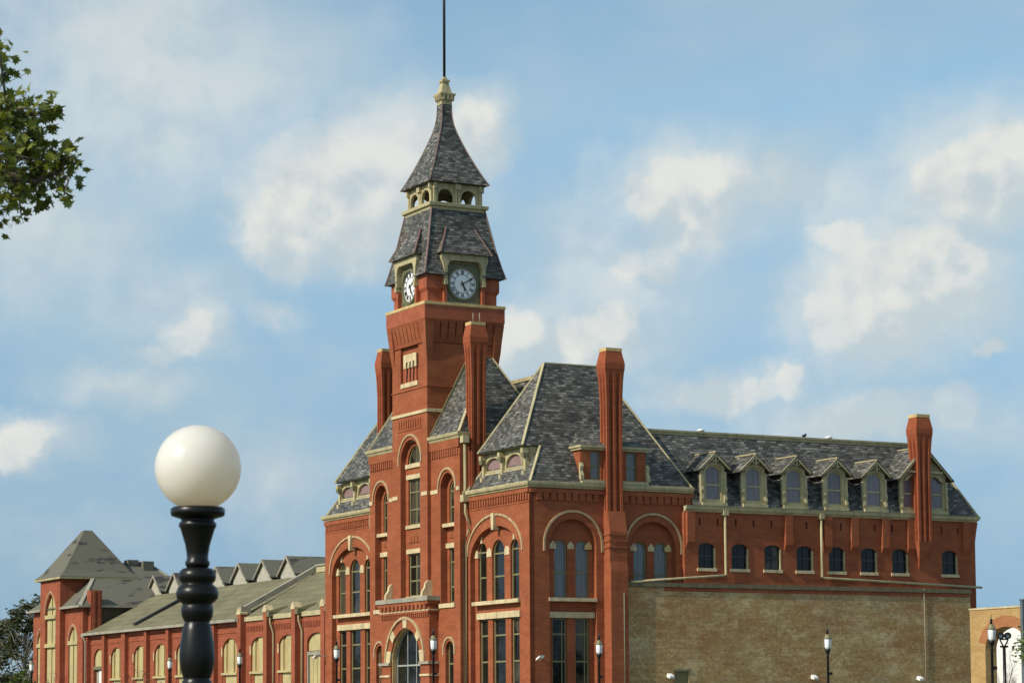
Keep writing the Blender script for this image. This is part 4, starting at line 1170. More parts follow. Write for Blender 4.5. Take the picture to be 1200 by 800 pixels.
def dormer(y, hw, ze, za, ho, lights):
    R_ = BLD
    M = Ms(WX - .02)
    m = MB()
    hl = [arch(y + o, w, 13.45, 14.98, .36, 12) for o, w in lights]
    gz = ze + (za - ze) * (1 - hw / ho) 
    m.panel([(y - hw, 13.12), (y + hw, 13.12), (y + hw, gz - .05), (y, za - .12), (y - hw, gz - .05)], hl, M, 0, .14)
    xb = -1.5
    for s_ in (-1, 1): m.rings([[(WX - .1, y + s_ * hw - .08, z), (WX + w, y + s_ * hw - .08, z), (WX + w, y + s_ * hw + .08, z), (WX - .1, y + s_ * hw + .08, z)] for z, w in ((13.3, .04), (13.5, .12), (13.8, .06), (14.0, .13), (14.2, .05), (ze - .1, .05))])
    d = m.build('dormer', CREAM, R_)
    for o, w in lights: win(d, M, y + o, w, 13.45, 14.98, .36, .05, rails=(14.28,), t=.06, frame=CREAM, pane=GLASSP)
    simple(d, 'cheek', SLATE, lambda m: [m.poly([(WX - .16, y + s_ * (hw - .01), 13.1), (WX - .16, y + s_ * (hw - .01), gz), (xb, y + s_ * (hw - .01), gz), (WX - .2, y + s_ * (hw - .01), 13.1)]) for s_ in (-1, 1)])
    simple(d, 'sill', CREAM, lambda m: m.box(WX - .05, WX + .2, y - hw - .06, y + hw + .06, 13.12, 13.30))
    # gable boards with open tracery
    m = MB()
    t = .16
    m.strip([(y - ho, ze), (y, za), (y + ho, ze)], [(y - ho + t * .9, ze - .02), (y, za - t * 1.35), (y + ho - t * .9, ze - .02)], M, -.34, -.26)
    k = ho * .62
    m.mbox(M, y - k, y + k, ze + .36, ze + .46, -.33, -.26) if len(lights) > 1 else None
    m.strip([(y - hw * .95, ze - .12)] + [(y + math.cos(a) * hw * .82, ze - .05 + math.sin(a) * .42) for a in [math.pi - math.pi * i / 10 for i in range(11)]] + [(y + hw * .95, ze - .12)],
            [(y - hw * .95 + .1, ze - .16)] + [(y + math.cos(a) * hw * .70, ze - .05 + math.sin(a) * .32) for a in [math.pi - math.pi * i / 10 for i in range(11)]] + [(y + hw * .95 - .1, ze - .16)], M, -.1, .01)
    m.mbox(M, y - .04, y + .04, ze + .36, za - .1, -.32, -.26)
    for s_ in (-1, 1): m.prism([(y + s_ * .06, ze + .42), (y + s_ * .12, ze + .42), (y + s_ * .36, ze + .62), (y + s_ * .33, ze + .66)] if s_ > 0 else [(y - .06, ze + .42), (y - .33, ze + .66), (y - .36, ze + .62), (y - .12, ze + .42)], M, -.31, -.27)
    m.build('gable_board', CREAM, d)
    m = MB()
    xf = WX + .34
    def xs(z): return WX + .15 + (-2.7) * (z - 13.06) / 4.34      # mansard slope
    for s_ in (-1, 1):
        e = y + s_ * (ho + .03)
        m.add([(xf, y, za), (xf, e, ze - .03), (xs(ze) - .25, e, ze - .03), (xs(za) - .1, y, za), (xf, y, za - .07), (xf, e, ze - .10), (xs(ze) - .25, e, ze - .10), (xs(za) - .1, y, za - .07)],
              [(0, 1, 2, 3), (4, 7, 6, 5), (0, 4, 5, 1), (1, 5, 6, 2)])
    m.build('dormer_roof', SLATE, d)
    simple(d, 'ridge_cap', CREAM, lambda m: m.bar((xf, y, za + .02), (xs(za) - .05, y, za + .02), .12, .07))
wing()

# ---- rainwater pipes
def pipe(name, pts, r=.07, mat=None): return simple(BLD, name, mat or PIPE, lambda m: m.tube(pts, r, 8))
pipe('drainpipe', [(WX + .14, 12.06, 12.9), (WX + .14, 12.06, 9.32), (WX + .16, 11.9, 9.28), (WX + .3, 5.9, 8.82)], mat=CREAM)
pipe('drainpipe', [(WX + .14, 18.48, 12.9), (WX + .14, 18.48, 9.34), (WX + .16, 18.62, 9.28), (WX + .3, 29.62, 8.95)], mat=CREAM)
pipe('drainpipe', [(.42, 5.95, 8.86), (.42, 5.75, 8.55), (.62, 5.55, 8.35), (.72, 5.36, 8.2), (.72, 5.36, 0)], .045, OLIVE)
simple(BLD, 'pipe_head', CREAM, lambda m: (m.box(WX + .02, WX + .3, 11.9, 12.22, 12.6, 12.9), m.box(WX + .02, WX + .3, 18.34, 18.62, 12.6, 12.9)))
pipe('drainpipe', [(-7.05, -.22, 16.9), (-7.05, -.22, 14.2), (-7.25, -.30, 13.7)], .09)
pipe('drainpipe', [(-7.0, -.22, 13.7), (-7.0, -.22, 12.9), (-6.75, -.16, 12.4), (-6.75, -.16, 11.9), (-7.2, -.16, 11.2), (-7.2, -.16, 0)], .085)
simple(BLD, 'pipe_head', CREAM, lambda m: (m.box(-7.24, -6.86, -.42, -.04, 16.8, 17.2), m.box(-7.22, -6.82, -.44, -.04, 13.5, 13.9)))
pipe('drainpipe', [(-19.6, -.16, 13.7), (-19.6, -.16, 13.0), (-19.35, -.12, 12.5), (-19.35, -.12, 11.5)], .08)

# ================================================================== BARE PARTY WALL ALONGSIDE THE WING
PW = bthing('party_wall', 'tall blank tan brick wall with grey coping below the wing windows', 'wall', .55, 17, 0)
def party_wall():
    M = Ms(.55)
    m = MB(); m.panel(rect(5.43, 28.76, -.3, 8.56), [rect(8.6, 9.5, 3.15, 4.02)], M, 0, .28); m.build('wall', YBRICK, PW)
    simple(PW, 'coping', COPING, lambda m: (m.box(.24, .63, 5.4, 28.82, 8.58, 8.72), m.box(.24, .58, 5.45, 28.78, 8.72, 8.82)))
    simple(PW, 'brick_course', BRICK, lambda m: m.mbox(M, 8.0, 28.7, 8.36, 8.56, -.012, .02))
    simple(PW, 'boarded_opening', PLYW, lambda m: m.mbox(M, 8.6, 9.5, 3.1, 4.02, .1, .16))
    simple(PW, 'lintel', OLIVE, lambda m: m.mbox(M, 8.5, 9.6, 4.02, 4.14, -.03, .1))
    simple(PW, 'cable', GREYST, lambda m: m.tube([(.60, 25.4, 8.8), (.60, 25.42, 5.0), (.59, 25.4, .1)], .025, 5))
party_wall()

# ================================================================== FACTORY RANGE
FY = 1.0
FAC = bthing('factory_range', 'long low red brick factory wing with boarded arched windows and a mossy sloping roof', 'building', -50, FY, 0)
def factory():
    M = Mf(FY)
    near_p = [-42.3, -37.76, -33.05, -28.4]
    far_p = [-74.3, -70.3, -65.75, -60.9, -56.3, -51.8, -47.35]
    near_w = [(-39.6, 3.0), (-34.85, 2.95)]
    far_w = [(-68.1, 2.5), (-62.9, 2.6), (-58.45, 2.65), (-53.9, 2.65), (-49.6, 2.6), (-44.9, 2.7)]
    N = lambda c, w: arch(c, w, -.3, 6.4, .65, 14)
    Fw = lambda c, w: arch(c, w, -.3, 6.25, .85, 14)
    m = MB()
    m.panel(rect(-42.3, -26.62, -.3, 8.14), [N(c, w) for c, w in near_w] + [N(-30.2, 3.05)], M, 0, .32)
    m.panel(rect(-74.4, -42.302, -.3, 8.2), [Fw(c, w) for c, w in far_w] + [Fw(-72.2, 2.35)], M, 0, .32)
    m.build('factory_wall', FBRICK, FAC)
    def board_window(c, w, zs, rise, rec=.14):
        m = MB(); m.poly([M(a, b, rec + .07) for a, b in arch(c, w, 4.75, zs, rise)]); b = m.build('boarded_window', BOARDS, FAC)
        m = MB()
        segs = [(-.5, -.34), (-.16, .16), (.34, .5)]
        for f0, f1 in segs:
            a0, a1 = c + f0 * w, c + f1 * w
            pts = [(a0, 4.75), (a1, 4.75)] + [(x, zs + rise * math.sqrt(max(0, 1 - ((x - c) / (w / 2)) ** 2))) for x in [a1 + (a0 - a1) * i / 6 for i in range(7)]]
            m.prism(pts, M, rec - .02, rec + .065)
        pts = arch(c, w, zs - .35, zs, rise)
        m.build('board_panel', BOARD, b)
        simple(b, 'sill', BOARD, lambda m: m.mbox(M, c - w / 2 - .1, c + w / 2 + .05, 4.60, 4.76, -.08, rec + .1))
        simple(b, 'lower_panel', BOARD, lambda m: m.mbox(M, c - w * .36, c + w * .42, -.2, 4.6, rec - .03, rec + .06))
        simple(b, 'lower_brick', FBRICK, lambda m: (m.mbox(M, c - w / 2, c - w * .36, -.3, 4.6, .05, rec + .1), m.mbox(M, c + w * .42, c + w / 2, -.3, 4.6, .05, rec + .1)))
        simple(b, 'impost_block', STONE, lambda m: m.mbox(M, c - w / 2 - .16, c - w / 2 + .0, 5.9, 6.5, -.03, .05))
    for c, w in near_w: board_window(c, w, 6.4, .65)
    for c, w in far_w: board_window(c, w, 6.25, .85)
    # doors
    c, w = -30.2, 3.05
    m = MB(); m.poly([M(a, b, .16) for a, b in arch(c, w, 5.9, 6.4, .65)]); m.mbox(M, c - w / 2 + .2, c + w / 2, -.2, 5.6, .12, .2)
    dr = m.build('loading_door', BOARD, FAC)
    simple(dr, 'door_frame', GREYST, lambda m: (m.mbox(M, c - w / 2, c + w / 2, 5.62, 5.86, .02, .2), m.mbox(M, c - w / 2, c - w / 2 + .14, -.2, 5.62, .02, .2)))
    simple(dr, 'batten', BOARD, lambda m: [m.mbox(M, c + k, c + k + .05, 0, 5.6, .09, .125) for k in (-.8, -.1, .6, 1.2)] + [m.mbox(M, c - .8, c + .6, 2.9, 3.0, .08, .125)])
    c, w = -72.2, 2.35
    m = MB(); m.poly([M(a, b, .14) for a, b in arch(c, w, 5.75, 6.25, .85)]); dr = m.build('boarded_window', BOARD, FAC)
    simple(dr, 'lintel', OLIVE, lambda m: m.mbox(M, c - w / 2, c + w / 2, 5.5, 5.75, .0, .2))
    simple(dr, 'white_door', WHITE, lambda m: m.mbox(M, c - .35, c + w / 2, -.2, 5.4, .18, .24))
    simple(dr, 'door_recess', GREYST, lambda m: m.mbox(M, c - w / 2, c + w / 2, -.3, 5.5, .26, .30))
    # buttresses with stone caps
    for x in near_p:
        b = simple(FAC, 'pilaster', FBRICK, lambda m: m.box(x - .30, x + .30, FY - .40, FY + .05, -.3, 8.62))
        simple(b, 'pilaster_cap', STONE, lambda m: m.rings([[(x - .34, FY - .44, 8.62), (x + .34, FY - .44, 8.62), (x + .34, FY + .1, 8.62), (x - .34, FY + .1, 8.62)],
                                                            [(x - .34, FY - .44, 8.74), (x + .34, FY - .44, 8.74), (x + .34, FY + .1, 8.74), (x - .34, FY + .1, 8.74)],
                                                            [(x - .05, FY - .44, 9.08), (x + .05, FY - .44, 9.08), (x + .05, FY + .1, 9.08), (x - .05, FY + .1, 9.08)]]))
        if x > -42:
            simple(FAC, 'drainpipe', PIPE, lambda m: (m.tube([(x + .55, FY - .25, 8.5), (x + .55, FY - .25, 7.9), (x + .8, FY - .12, 7.2), (x + .8, FY - .12, 0)], .075, 8), ))
            simple(FAC, 'pipe_head', OLIVE, lambda m: (m.box(x + .34, x + .76, FY - .42, FY + .0, 8.3, 8.62), m.bar((x + .55, FY - .2, 8.6), (x + .9, FY + .9, 8.95), .3, .2)))
    for x in far_p:
        w = .42 if abs(x + 65.75) < .1 else .27
        simple(FAC, 'pilaster', FBRICK, lambda m: m.box(x - w, x + w, FY - .32, FY + .05, -.3, 8.12))
    simple(FAC, 'corbel_table', FBRICK, lambda m: [dentils(m, M, a + .4, b - .4, 7.45, 7.8, step=.26, w=.13, proud=.06) for a, b in zip(near_p, near_p[1:])])
    simple(FAC, 'cornice', CREAM, lambda m: [m.mbox(M, a + .31, b - .31, 8.14, 8.44, -.12, .2) for a, b in zip(near_p, near_p[1:] + [-26.4])])
    simple(FAC, 'string_course', FBRICK, lambda m: (m.mbox(M, -74.4, -42.62, 7.92, 8.2, -.10, .01), m.mbox(M, -74.4, -42.62, 7.45, 7.6, -.05, .01)))
    # roof slopes
    def slope(x0, x1, y0, z0, y1, z1, name='roof'):
        m = MB(); t = .16
        m.rings([[(x, y0, z0), (x, y1, z1), (x, y1, z1 - t), (x, y0, z0 - t)] for x in (x0, x1)])
        return m.build(name, FELT, FAC)
    slope(-74.9, -42.3, FY - .45, 8.36, 6.6, 11.5)
    slope(-42.2, -26.62, FY - .02, 8.46, 6.2, 11.55)
    simple(FAC, 'roof_edge', GREYST, lambda m: m.box(-74.9, -42.7, FY - .52, FY - .452, 8.17, 8.37))
    m = MB(); m.rings([[(x, 6.0, 11.1), (x, 22, 11.1), (x, 22, 11.5), (x, 6.6, 11.5)] for x in (-78, -26.62)]); m.build('flat_roof', DKMETAL, FAC)
    simple(FAC, 'ridge_fascia', CREAM, lambda m: m.box(-41.9, -26.63, 6.1, 6.3, 11.56, 11.98))
    simple(FAC, 'ridge_coping', GREYST, lambda m: m.box(-41.9, -26.63, 6.0, 6.6, 11.98, 12.1))
    simple(FAC, 'fire_wall', GREYST, lambda m: (m.bar((-42.25, FY - .1, 8.95), (-42.25, 6.5, 12.0), .46, .34), m.box(-42.5, -42.0, FY - .35, FY + .35, 8.66, 9.15)))
    simple(FAC, 'roof_valley', DKMETAL, lambda m: m.bar((-64.2, FY + .05, 8.70), (-64.2, 6.5, 11.62), .55, .22))
    simple(FAC, 'side_wall', FBRICK, lambda m: m.box(-74.39, -74.1, FY + .33, 20, 0, 8.2))
    simple(FAC, 'rear_wall', FBRICK, lambda m: m.box(-78, -26.8, 20, 22, 0, 11.09))
    # roof monitors, gables to the front
    for x in (-76.0, -71.5, -67.0, -62.43, -57.9, -53.3, -48.85):
        y0, y1, zb, za, h = 7.0, 19.0, 11.5, 13.12, 1.62
        m = MB(); m.poly([(x - h + .28, y0, zb), (x + h - .28, y0, zb), (x + h - .28, y0, 11.95), (x, y0, za - .08), (x - h + .28, y0, 11.95)])
        m.box(x + h - .3, x + h - .28, y0 + .01, y1, zb, 11.95); m.box(x - h + .28, x - h + .3, y0 + .01, y1, zb, 11.95)
        mo = m.build('roof_monitor', BOARD, FAC); mo.data.materials[0] = WHITEW
        simple(mo, 'monitor_glazing', GLASSD, lambda m: (m.box(x + h - .279, x + h - .27, y0 + .2, y1, zb, 11.93),))
        m = MB()
        for s_ in (-1, 1):
            m.add([(x, y0 - .2, za), (x + s_ * h, y0 - .2, 11.82), (x + s_ * h, y1, 11.82), (x, y1, za), (x, y0 - .2, za - .1), (x + s_ * h, y0 - .2, 11.72), (x + s_ * h, y1, 11.72), (x, y1, za - .1)],
                  [(0, 1, 2, 3), (4, 7, 6, 5), (0, 4, 5, 1), (1, 5, 6, 2)])
        m.build('monitor_roof', SHINGLE, mo)
        simple(mo, 'verge', GREYST, lambda m: m.strip([(x - h, 11.80), (x, za + .02), (x + h, 11.80)], [(x - h, 11.66), (x, za - .16), (x + h, 11.66)], Mf(y0), -.23, -.16))
WHITEW = mat_plain('weathered_boards', (.40, .37, .29), .8, var=.25, scale=3)
factory()

# ================================================================== FAR END PAVILION
FPV = bthing('factory_end_pavilion', 'red brick end pavilion with tall pointed boarded windows under a grey pyramid roof', 'building', -81, .5, 0)
def far_pavilion():
    y0 = .5; M, MT = Mf(y0), Mf(y0 - .45)
    def lancet(c, w, z0, zs, rise, n=8):
        h = w / 2; R_ = (h * h + rise * rise) / (2 * h)
        p = [(c - h, z0), (c + h, z0)]
        a1 = math.asin(min(1, rise / R_))
        p += [(c + h - R_ + R_ * math.cos(a1 * i / n), zs + R_ * math.sin(a1 * i / n)) for i in range(n + 1)]
        p += [(c - h + R_ - R_ * math.cos(a1 * i / n), zs + R_ * math.sin(a1 * i / n)) for i in range(n - 1, -1, -1)]
        return p
    fl = [(-85.25, 1.9), (-77.0, 2.1)]
    m = MB()
    m.panel(rect(-87.3, -84.0, -.3, 10.5), [lancet(fl[0][0], fl[0][1], -.3, 7.6, 1.35)], M, 0, .35)
    m.panel(rect(-79.0, -74.6, -.3, 10.5), [lancet(fl[1][0], fl[1][1], -.3, 7.6, 1.35)], M, 0, .35)
    m.box(-74.9, -74.602, y0 + .36, 11, 0, 10.5); m.box(-87.298, -87, y0 + .36, 11, 0, 10.5); m.box(-87.3, -74.6, 11, 11.3, 0, 10.5)
    m.build('wall', FBRICK, FPV)
    c = -81.4
    m = MB()
    m.panel(rect(-84.05, -78.95, -.3, 12.95), [lancet(c, 2.7, -.3, 9.9, 1.85)], MT, 0, .5)
    m.box(-79.25, -78.952, y0 + .06, 6.4, 0, 12.95); m.box(-84.048, -83.75, y0 + .06, 6.4, 0, 12.95); m.box(-84.05, -78.95, 6.4, 6.6, 9, 12.95)
    m.build('tower_wall', FBRICK, FPV)
    for cc, w, zs, rise, MM, rec in ((fl[0][0], 1.9, 7.6, 1.35, M, .10), (fl[1][0], 2.1, 7.6, 1.35, M, .10), (c, 2.7, 9.9, 1.85, MT, .20)):
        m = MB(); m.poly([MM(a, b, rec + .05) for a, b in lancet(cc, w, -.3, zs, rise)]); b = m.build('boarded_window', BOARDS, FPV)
        m = MB()
        zt = lambda x: zs + rise * math.sqrt(max(0, 1 - abs(x - cc) / (w / 2))) * .92
        for f0, f1 in ((-.48, -.04), (.04, .5)):
            a0, a1 = cc + f0 * w + .04, cc + f1 * w - .04
            pts = [(a0, -.2), (a1, -.2)] + [(x, zt(x)) for x in [a1 + (a0 - a1) * i / 7 for i in range(8)]]
            m.prism(pts, MM, rec - .03, rec + .04)
        m.build('board_panel', BOARD, b)
        zb = (7.55,) if zs < 9 else (7.45, 9.75)
        simple(b, 'transom', BOARD, lambda m: [m.mbox(MM, cc - w / 2 - (.22 if zs < 9 else 0), cc + w / 2 + (.15 if zs < 9 else 0), z, z + .3, -.05, rec + .02) for z in zb])
        simple(FPV, 'arch_hood', HOODST, lambda m: m.strip(lancet(cc, w + .42, zs, zs, rise + .26)[2:], lancet(cc, w + .22, zs, zs, rise + .14)[2:], MM, -.05, .02))
    # roofs
    m = MB()
    e = [(-87.7, .1, 10.55), (-74.15, .1, 10.55), (-74.15, 11.5, 10.55), (-87.7, 11.5, 10.55)]
    a, b = (-80.7, 4.0, 14.35), (-80.7, 8.2, 14.35)
    m.add(e + [a, b], [(0, 1, 4), (1, 2, 5, 4), (2, 3, 5), (3, 0, 4, 5), (0, 3, 2, 1)])
    rf = m.build('hip_roof', SHINGLE, FPV)
    simple(rf, 'hip_capping', GREYST, lambda m: (m.bar(e[1], a, .3, .1), m.bar(b, e[2], .25, .1), m.bar(a, b, .2, .08)))
    simple(rf, 'gutter', GREYST, lambda m: (m.box(-79.0, -74.1, .0, .16, 10.42, 10.6), m.box(-74.2, -74.02, .17, 11.5, 10.42, 10.6), m.box(-87.75, -84.06, .0, .16, 10.42, 10.6)))
    simple(rf, 'roof_vent', SHINGLE, lambda m: (m.box(-81.2, -80.2, 6.2, 7.1, 14.0, 14.62), m.box(-80.9, -79.6, 7.3, 8.2, 13.5, 14.5)))
    cx, cy, h = -81.5, 3.1, 3.05
    m = MB()
    rg = lambda z, k: [(cx - k, cy - k, z), (cx + k, cy - k, z), (cx + k, cy + k, z), (cx - k, cy + k, z)]
    m.rings([rg(12.92, 3.2), rg(13.05, 3.32), rg(13.6, 2.75), rg(17.0, .32)])
    py = m.build('pyramid_roof', SHINGLE, FPV)
    simple(py, 'eaves_board', CREAM, lambda m: m.sweep([(-.06, 12.86), (.02, 12.86), (.04, 13.02), (-.06, 13.02)], [p[:2] for p in rg(0, 3.32)], closed=True))
    simple(FPV, 'chimney', FBRICK, lambda m: (m.box(-75.0, -74.0, .95, 1.85, 0, 11.75), m.box(-73.998, -73.9, 1.1, 1.3, 0, 11.74), m.box(-73.998, -73.9, 1.5, 1.7, 0, 11.74)))
    simple(FPV, 'chimney', FBRICK, lambda m: m.box(-87.9, -87.2, 2.6, 3.6, 0, 12.2))
    simple(FPV, 'eave_shade_panel', GLASSD, lambda m: m.box(-74.598, -74.55, 1.9, 10.8, 8.4, 10.4))  # dark sheet added over the brick, painting in the shade below the eave
    simple(FPV, 'drainpipe', GREYST, lambda m: m.tube([(-74.5, .3, 8.2), (-74.35, .5, 8.0), (-74.1, .55, 7.6), (-74.1, .55, 0)], .06, 6))
far_pavilion()

# ================================================================== RIGHT EDGE: ARCHED WALL, WHITE BUILDING
AY = 22.0
AWL = bthing('arched_wall', 'yellow brick wall pierced by a wide red brick arch', 'wall', 11, AY, 0)
def arched_wall():
    M = Mf(AY)
    xl, xr, zt = 9.04, 13.58, 7.18
    cx, w, zs, rise = 12.05, 3.5, 5.05, 1.15
    op = arch(cx, w, -.3, zs, rise, 20)
    m = MB()
    m.panel([(xl, -.3), (13.98, -.3), (13.98, 4.2), (13.86, 5.4), (xr, 5.9), (xr, zt), (xl, zt)], [op], M, 0, .75); m.build('wall', ABRICK, AWL)
    simple(AWL, 'brick_arch', OBRICK, lambda m: m.strip([(cx + 2.36 * math.cos(a), zs + 1.74 * math.sin(a)) for a in [math.pi - math.pi * i / 26 for i in range(2, 22)]],
           [(cx + 1.755 * math.cos(a), zs + 1.155 * math.sin(a)) for a in [math.pi - math.pi * i / 26 for i in range(2, 22)]], M, -.015, .3))
    simple(AWL, 'coping', STONE, lambda m: m.box(xl - .02, xr + .05, AY - .05, AY + .8, zt, zt + .09))
arched_wall()
POST = bthing('steel_post', 'slate grey steel post at the end of the yellow arched wall', 'post', 13.7, AY - .2, 0)
simple(POST, 'shaft', mat_plain('slate_paint', (.10, .125, .14), .6), lambda m: m.box(13.60, 13.80, AY - .3, AY - .1, 0, 7.5))
simple(POST, 'cap', mat_plain('slate_cap', (.12, .14, .15), .5), lambda m: m.box(13.57, 13.83, AY - .33, AY - .07, 7.5, 7.58))
SHED = thing('white_shed', 'plain white building seen through the brick arch', 'building', (36.6, 185, 0), R(-48), off=(0, 0, 0))
def white_shed():
    hw = 5.0
    m = MB(); m.box(-hw, hw, -5, 5, 0, 8.4); m.build('wall', MATS['white_paint'], SHED)
    m = MB(); m.rings([[(x, -5.3, 8.42), (x, 0, 9.0), (x, 5.3, 8.42), (x, 5.3, 8.27), (x, 0, 8.85), (x, -5.3, 8.27)] for x in (-hw - .2, hw + .2)]); m.build('roof', MATS['white_paint'], SHED)
white_shed()

# ================================================================== STREET LAMPS
def lamp_parts(root):
    post = MB()
    post.lathe([(.0, -.2), (.22, -.2), (.22, .25), (.17, .3), (.15, .75), (.10, .85), (.08, 1.0), (.062, 1.1), (.055, 4.35), (.075, 4.4), (.05, 4.46), (.06, 4.55), (.12, 4.66), (.14, 4.76), (.0, 4.76)], 14)
    post.build('post', IRON, root)
    g = MB(); g.lathe([(.0, 4.762), (.12, 4.762), (.155, 4.85), (.175, 5.18), (.165, 5.24), (0, 5.24)], 16); g.build('lantern_glass', LGLASS, root)
    c = MB(); c.lathe([(.0, 5.242), (.20, 5.242), (.21, 5.28), (.15, 5.30), (.125, 5.38), (.09, 5.46), (.0, 5.47)], 16); c.build('lantern_cap', GOLD, root)
    f = MB(); f.lathe([(0, 5.46), (.06, 5.47), (.045, 5.56), (.065, 5.62), (.02, 5.70), (.012, 5.85), (0, 5.86)], 10); f.build('finial', IRON, root)
    b = MB(); b.box(.05, .2, -.05, .05, 3.55, 3.68); b.build('junction_box', IRON, root)
    r_ = MB()
    for k in range(4):
        a = k * math.pi / 2 + .4
        r_.bar((.145 * math.cos(a), .145 * math.sin(a), 4.76), (.182 * math.cos(a), .182 * math.sin(a), 5.25), .018, .018)
    r_.build('cage', IRON, root)
LAMPS = [((19.84, 106.0), 'black lamp post with white lantern in front of the yellow arch', -.12),
         ((14.64, 119.0), 'black lamp post with white lantern before the middle of the blank tan wall', -.09),
         ((4.34, 129.0), 'black lamp post with white lantern beside the corner pavilion chimney', -.01),
         ((-4.01, 129.0), 'black lamp post with white lantern right of the arched entrance porch', .25),
         ((-9.58, 139.0), 'black lamp post with white lantern in front of the left pavilion windows', .08),
         ((-16.66, 156.0), 'black lamp post with white lantern at the buttress dividing the factory roofs', .15),
         ((-21.99, 164.0), 'black lamp post with white lantern just left of the big globe lamp', .08),
         ((-33.1, 176.0), 'black lamp post with white lantern at the far end pavilion', .19)]
lp0 = None
for (x, y), lab, dz in LAMPS:
    if lp0 is None:
        lp0 = thing('street_lamp', lab, 'street lamp', (x, y, dz * .3), 0, 'lantern street lamps along the buildings'); lamp_parts(lp0)
        lp0.scale = (1, 1, 1 + dz / 4.8 * .7)
    else:
        copy_thing(lp0, (x, y, dz * .3), lab, sc=(1, 1, 1 + dz / 4.8 * .7))

# the double floodlight on its own pole
DBL = thing('floodlight_pole', 'black pole carrying two round floodlights inside the arch view', 'floodlight', (19.2, 100, 0))
def dbl():
    simple(DBL, 'pole', IRON, lambda m: m.lathe([(0, -.2), (.09, -.2), (.075, 2), (.06, 4.25), (.0, 4.25)], 10))
    simple(DBL, 'bracket', IRON, lambda m: (m.bar((-.17, 0, 4.52), (.17, 0, 4.52), .05, .05), m.bar((0, 0, 4.2), (-.16, 0, 4.5), .05, .05), m.bar((0, 0, 4.2), (.16, 0, 4.5), .05, .05), m.box(-.15, .15, -.06, .06, 4.2, 4.28)))
    for s_ in (-1, 1):
        M = lambda a, b, d: (s_ * .14 + a, -.05 + d, 4.66 + b)
        ci = lambda r: [(r * math.cos(i * math.pi / 9), r * math.sin(i * math.pi / 9)) for i in range(18)]
        h = MB(); h.ring(ci(.135), ci(.085), M, -.05, .12); hh = h.build('lamp_head', IRON, DBL)
        g = MB(); g.poly([M(a, b, .08) for a, b in ci(.09)]); g.build('lens', WHITE, hh)
dbl()

# small white floodlights fixed to the walls
def wall_flood(root, loc_):
    x, y, z = loc_
    simple(root, 'housing', WHITE, lambda m: m.rings([[(x - .02, y - .14, z - .08), (x + .30, y - .14, z - .16), (x + .34, y - .14, z - .04), (x + .02, y - .14, z + .12)], [(x - .02, y + .14, z - .08), (x + .30, y + .14, z - .16), (x + .34, y + .14, z - .04), (x + .02, y + .14, z + .12)]]))
    simple(root, 'arm', GREYST, lambda m: m.box(x - .05, x + .02, y - .04, y + .04, z - .04, z + .06))
for (x, y, z), lab in (((.6, 8.2, 3.8), 'small white wall light left of the boarded opening in the tan wall'),
                       ((.6, 17.6, 3.75), 'small white wall light low on the tan wall near the middle lamp post'),
                       ((.6, 24.9, 3.7), 'small white wall light low on the tan wall at its right-hand end')):
    t = bthing('wall_light', lab, 'wall light', x, y, z, 'small white lights on the tan wall')
    wall_flood(t, (x, y, z))
def corner_flood(lab, x, y, z, dx, dy):
    t = bthing('security_light', lab, 'security light', x, y, z)
    simple(t, 'arm', GREYST, lambda m: m.bar((x, y, z), (x + dx, y + dy, z - .02), .06, .06))
    a, b = x + dx, y + dy
    simple(t, 'housing', WHITE, lambda m: m.rings([[(a - .40, b - .12, z - .18), (a + .06, b - .15, z - .02), (a + .1, b - .15, z + .09), (a - .34, b - .12, z - .06)],
                                                   [(a - .40, b + .12, z - .18), (a + .06, b + .15, z - .02), (a + .1, b + .15, z + .09), (a - .34, b + .12, z - .06)]]))
corner_flood('white security light on an arm at the left corner of the office building', -26.4, 0, 5.45, -.1, -.6)
corner_flood('white security light on the right front corner of the office building', .02, .6, 4.75, .45, -.2)

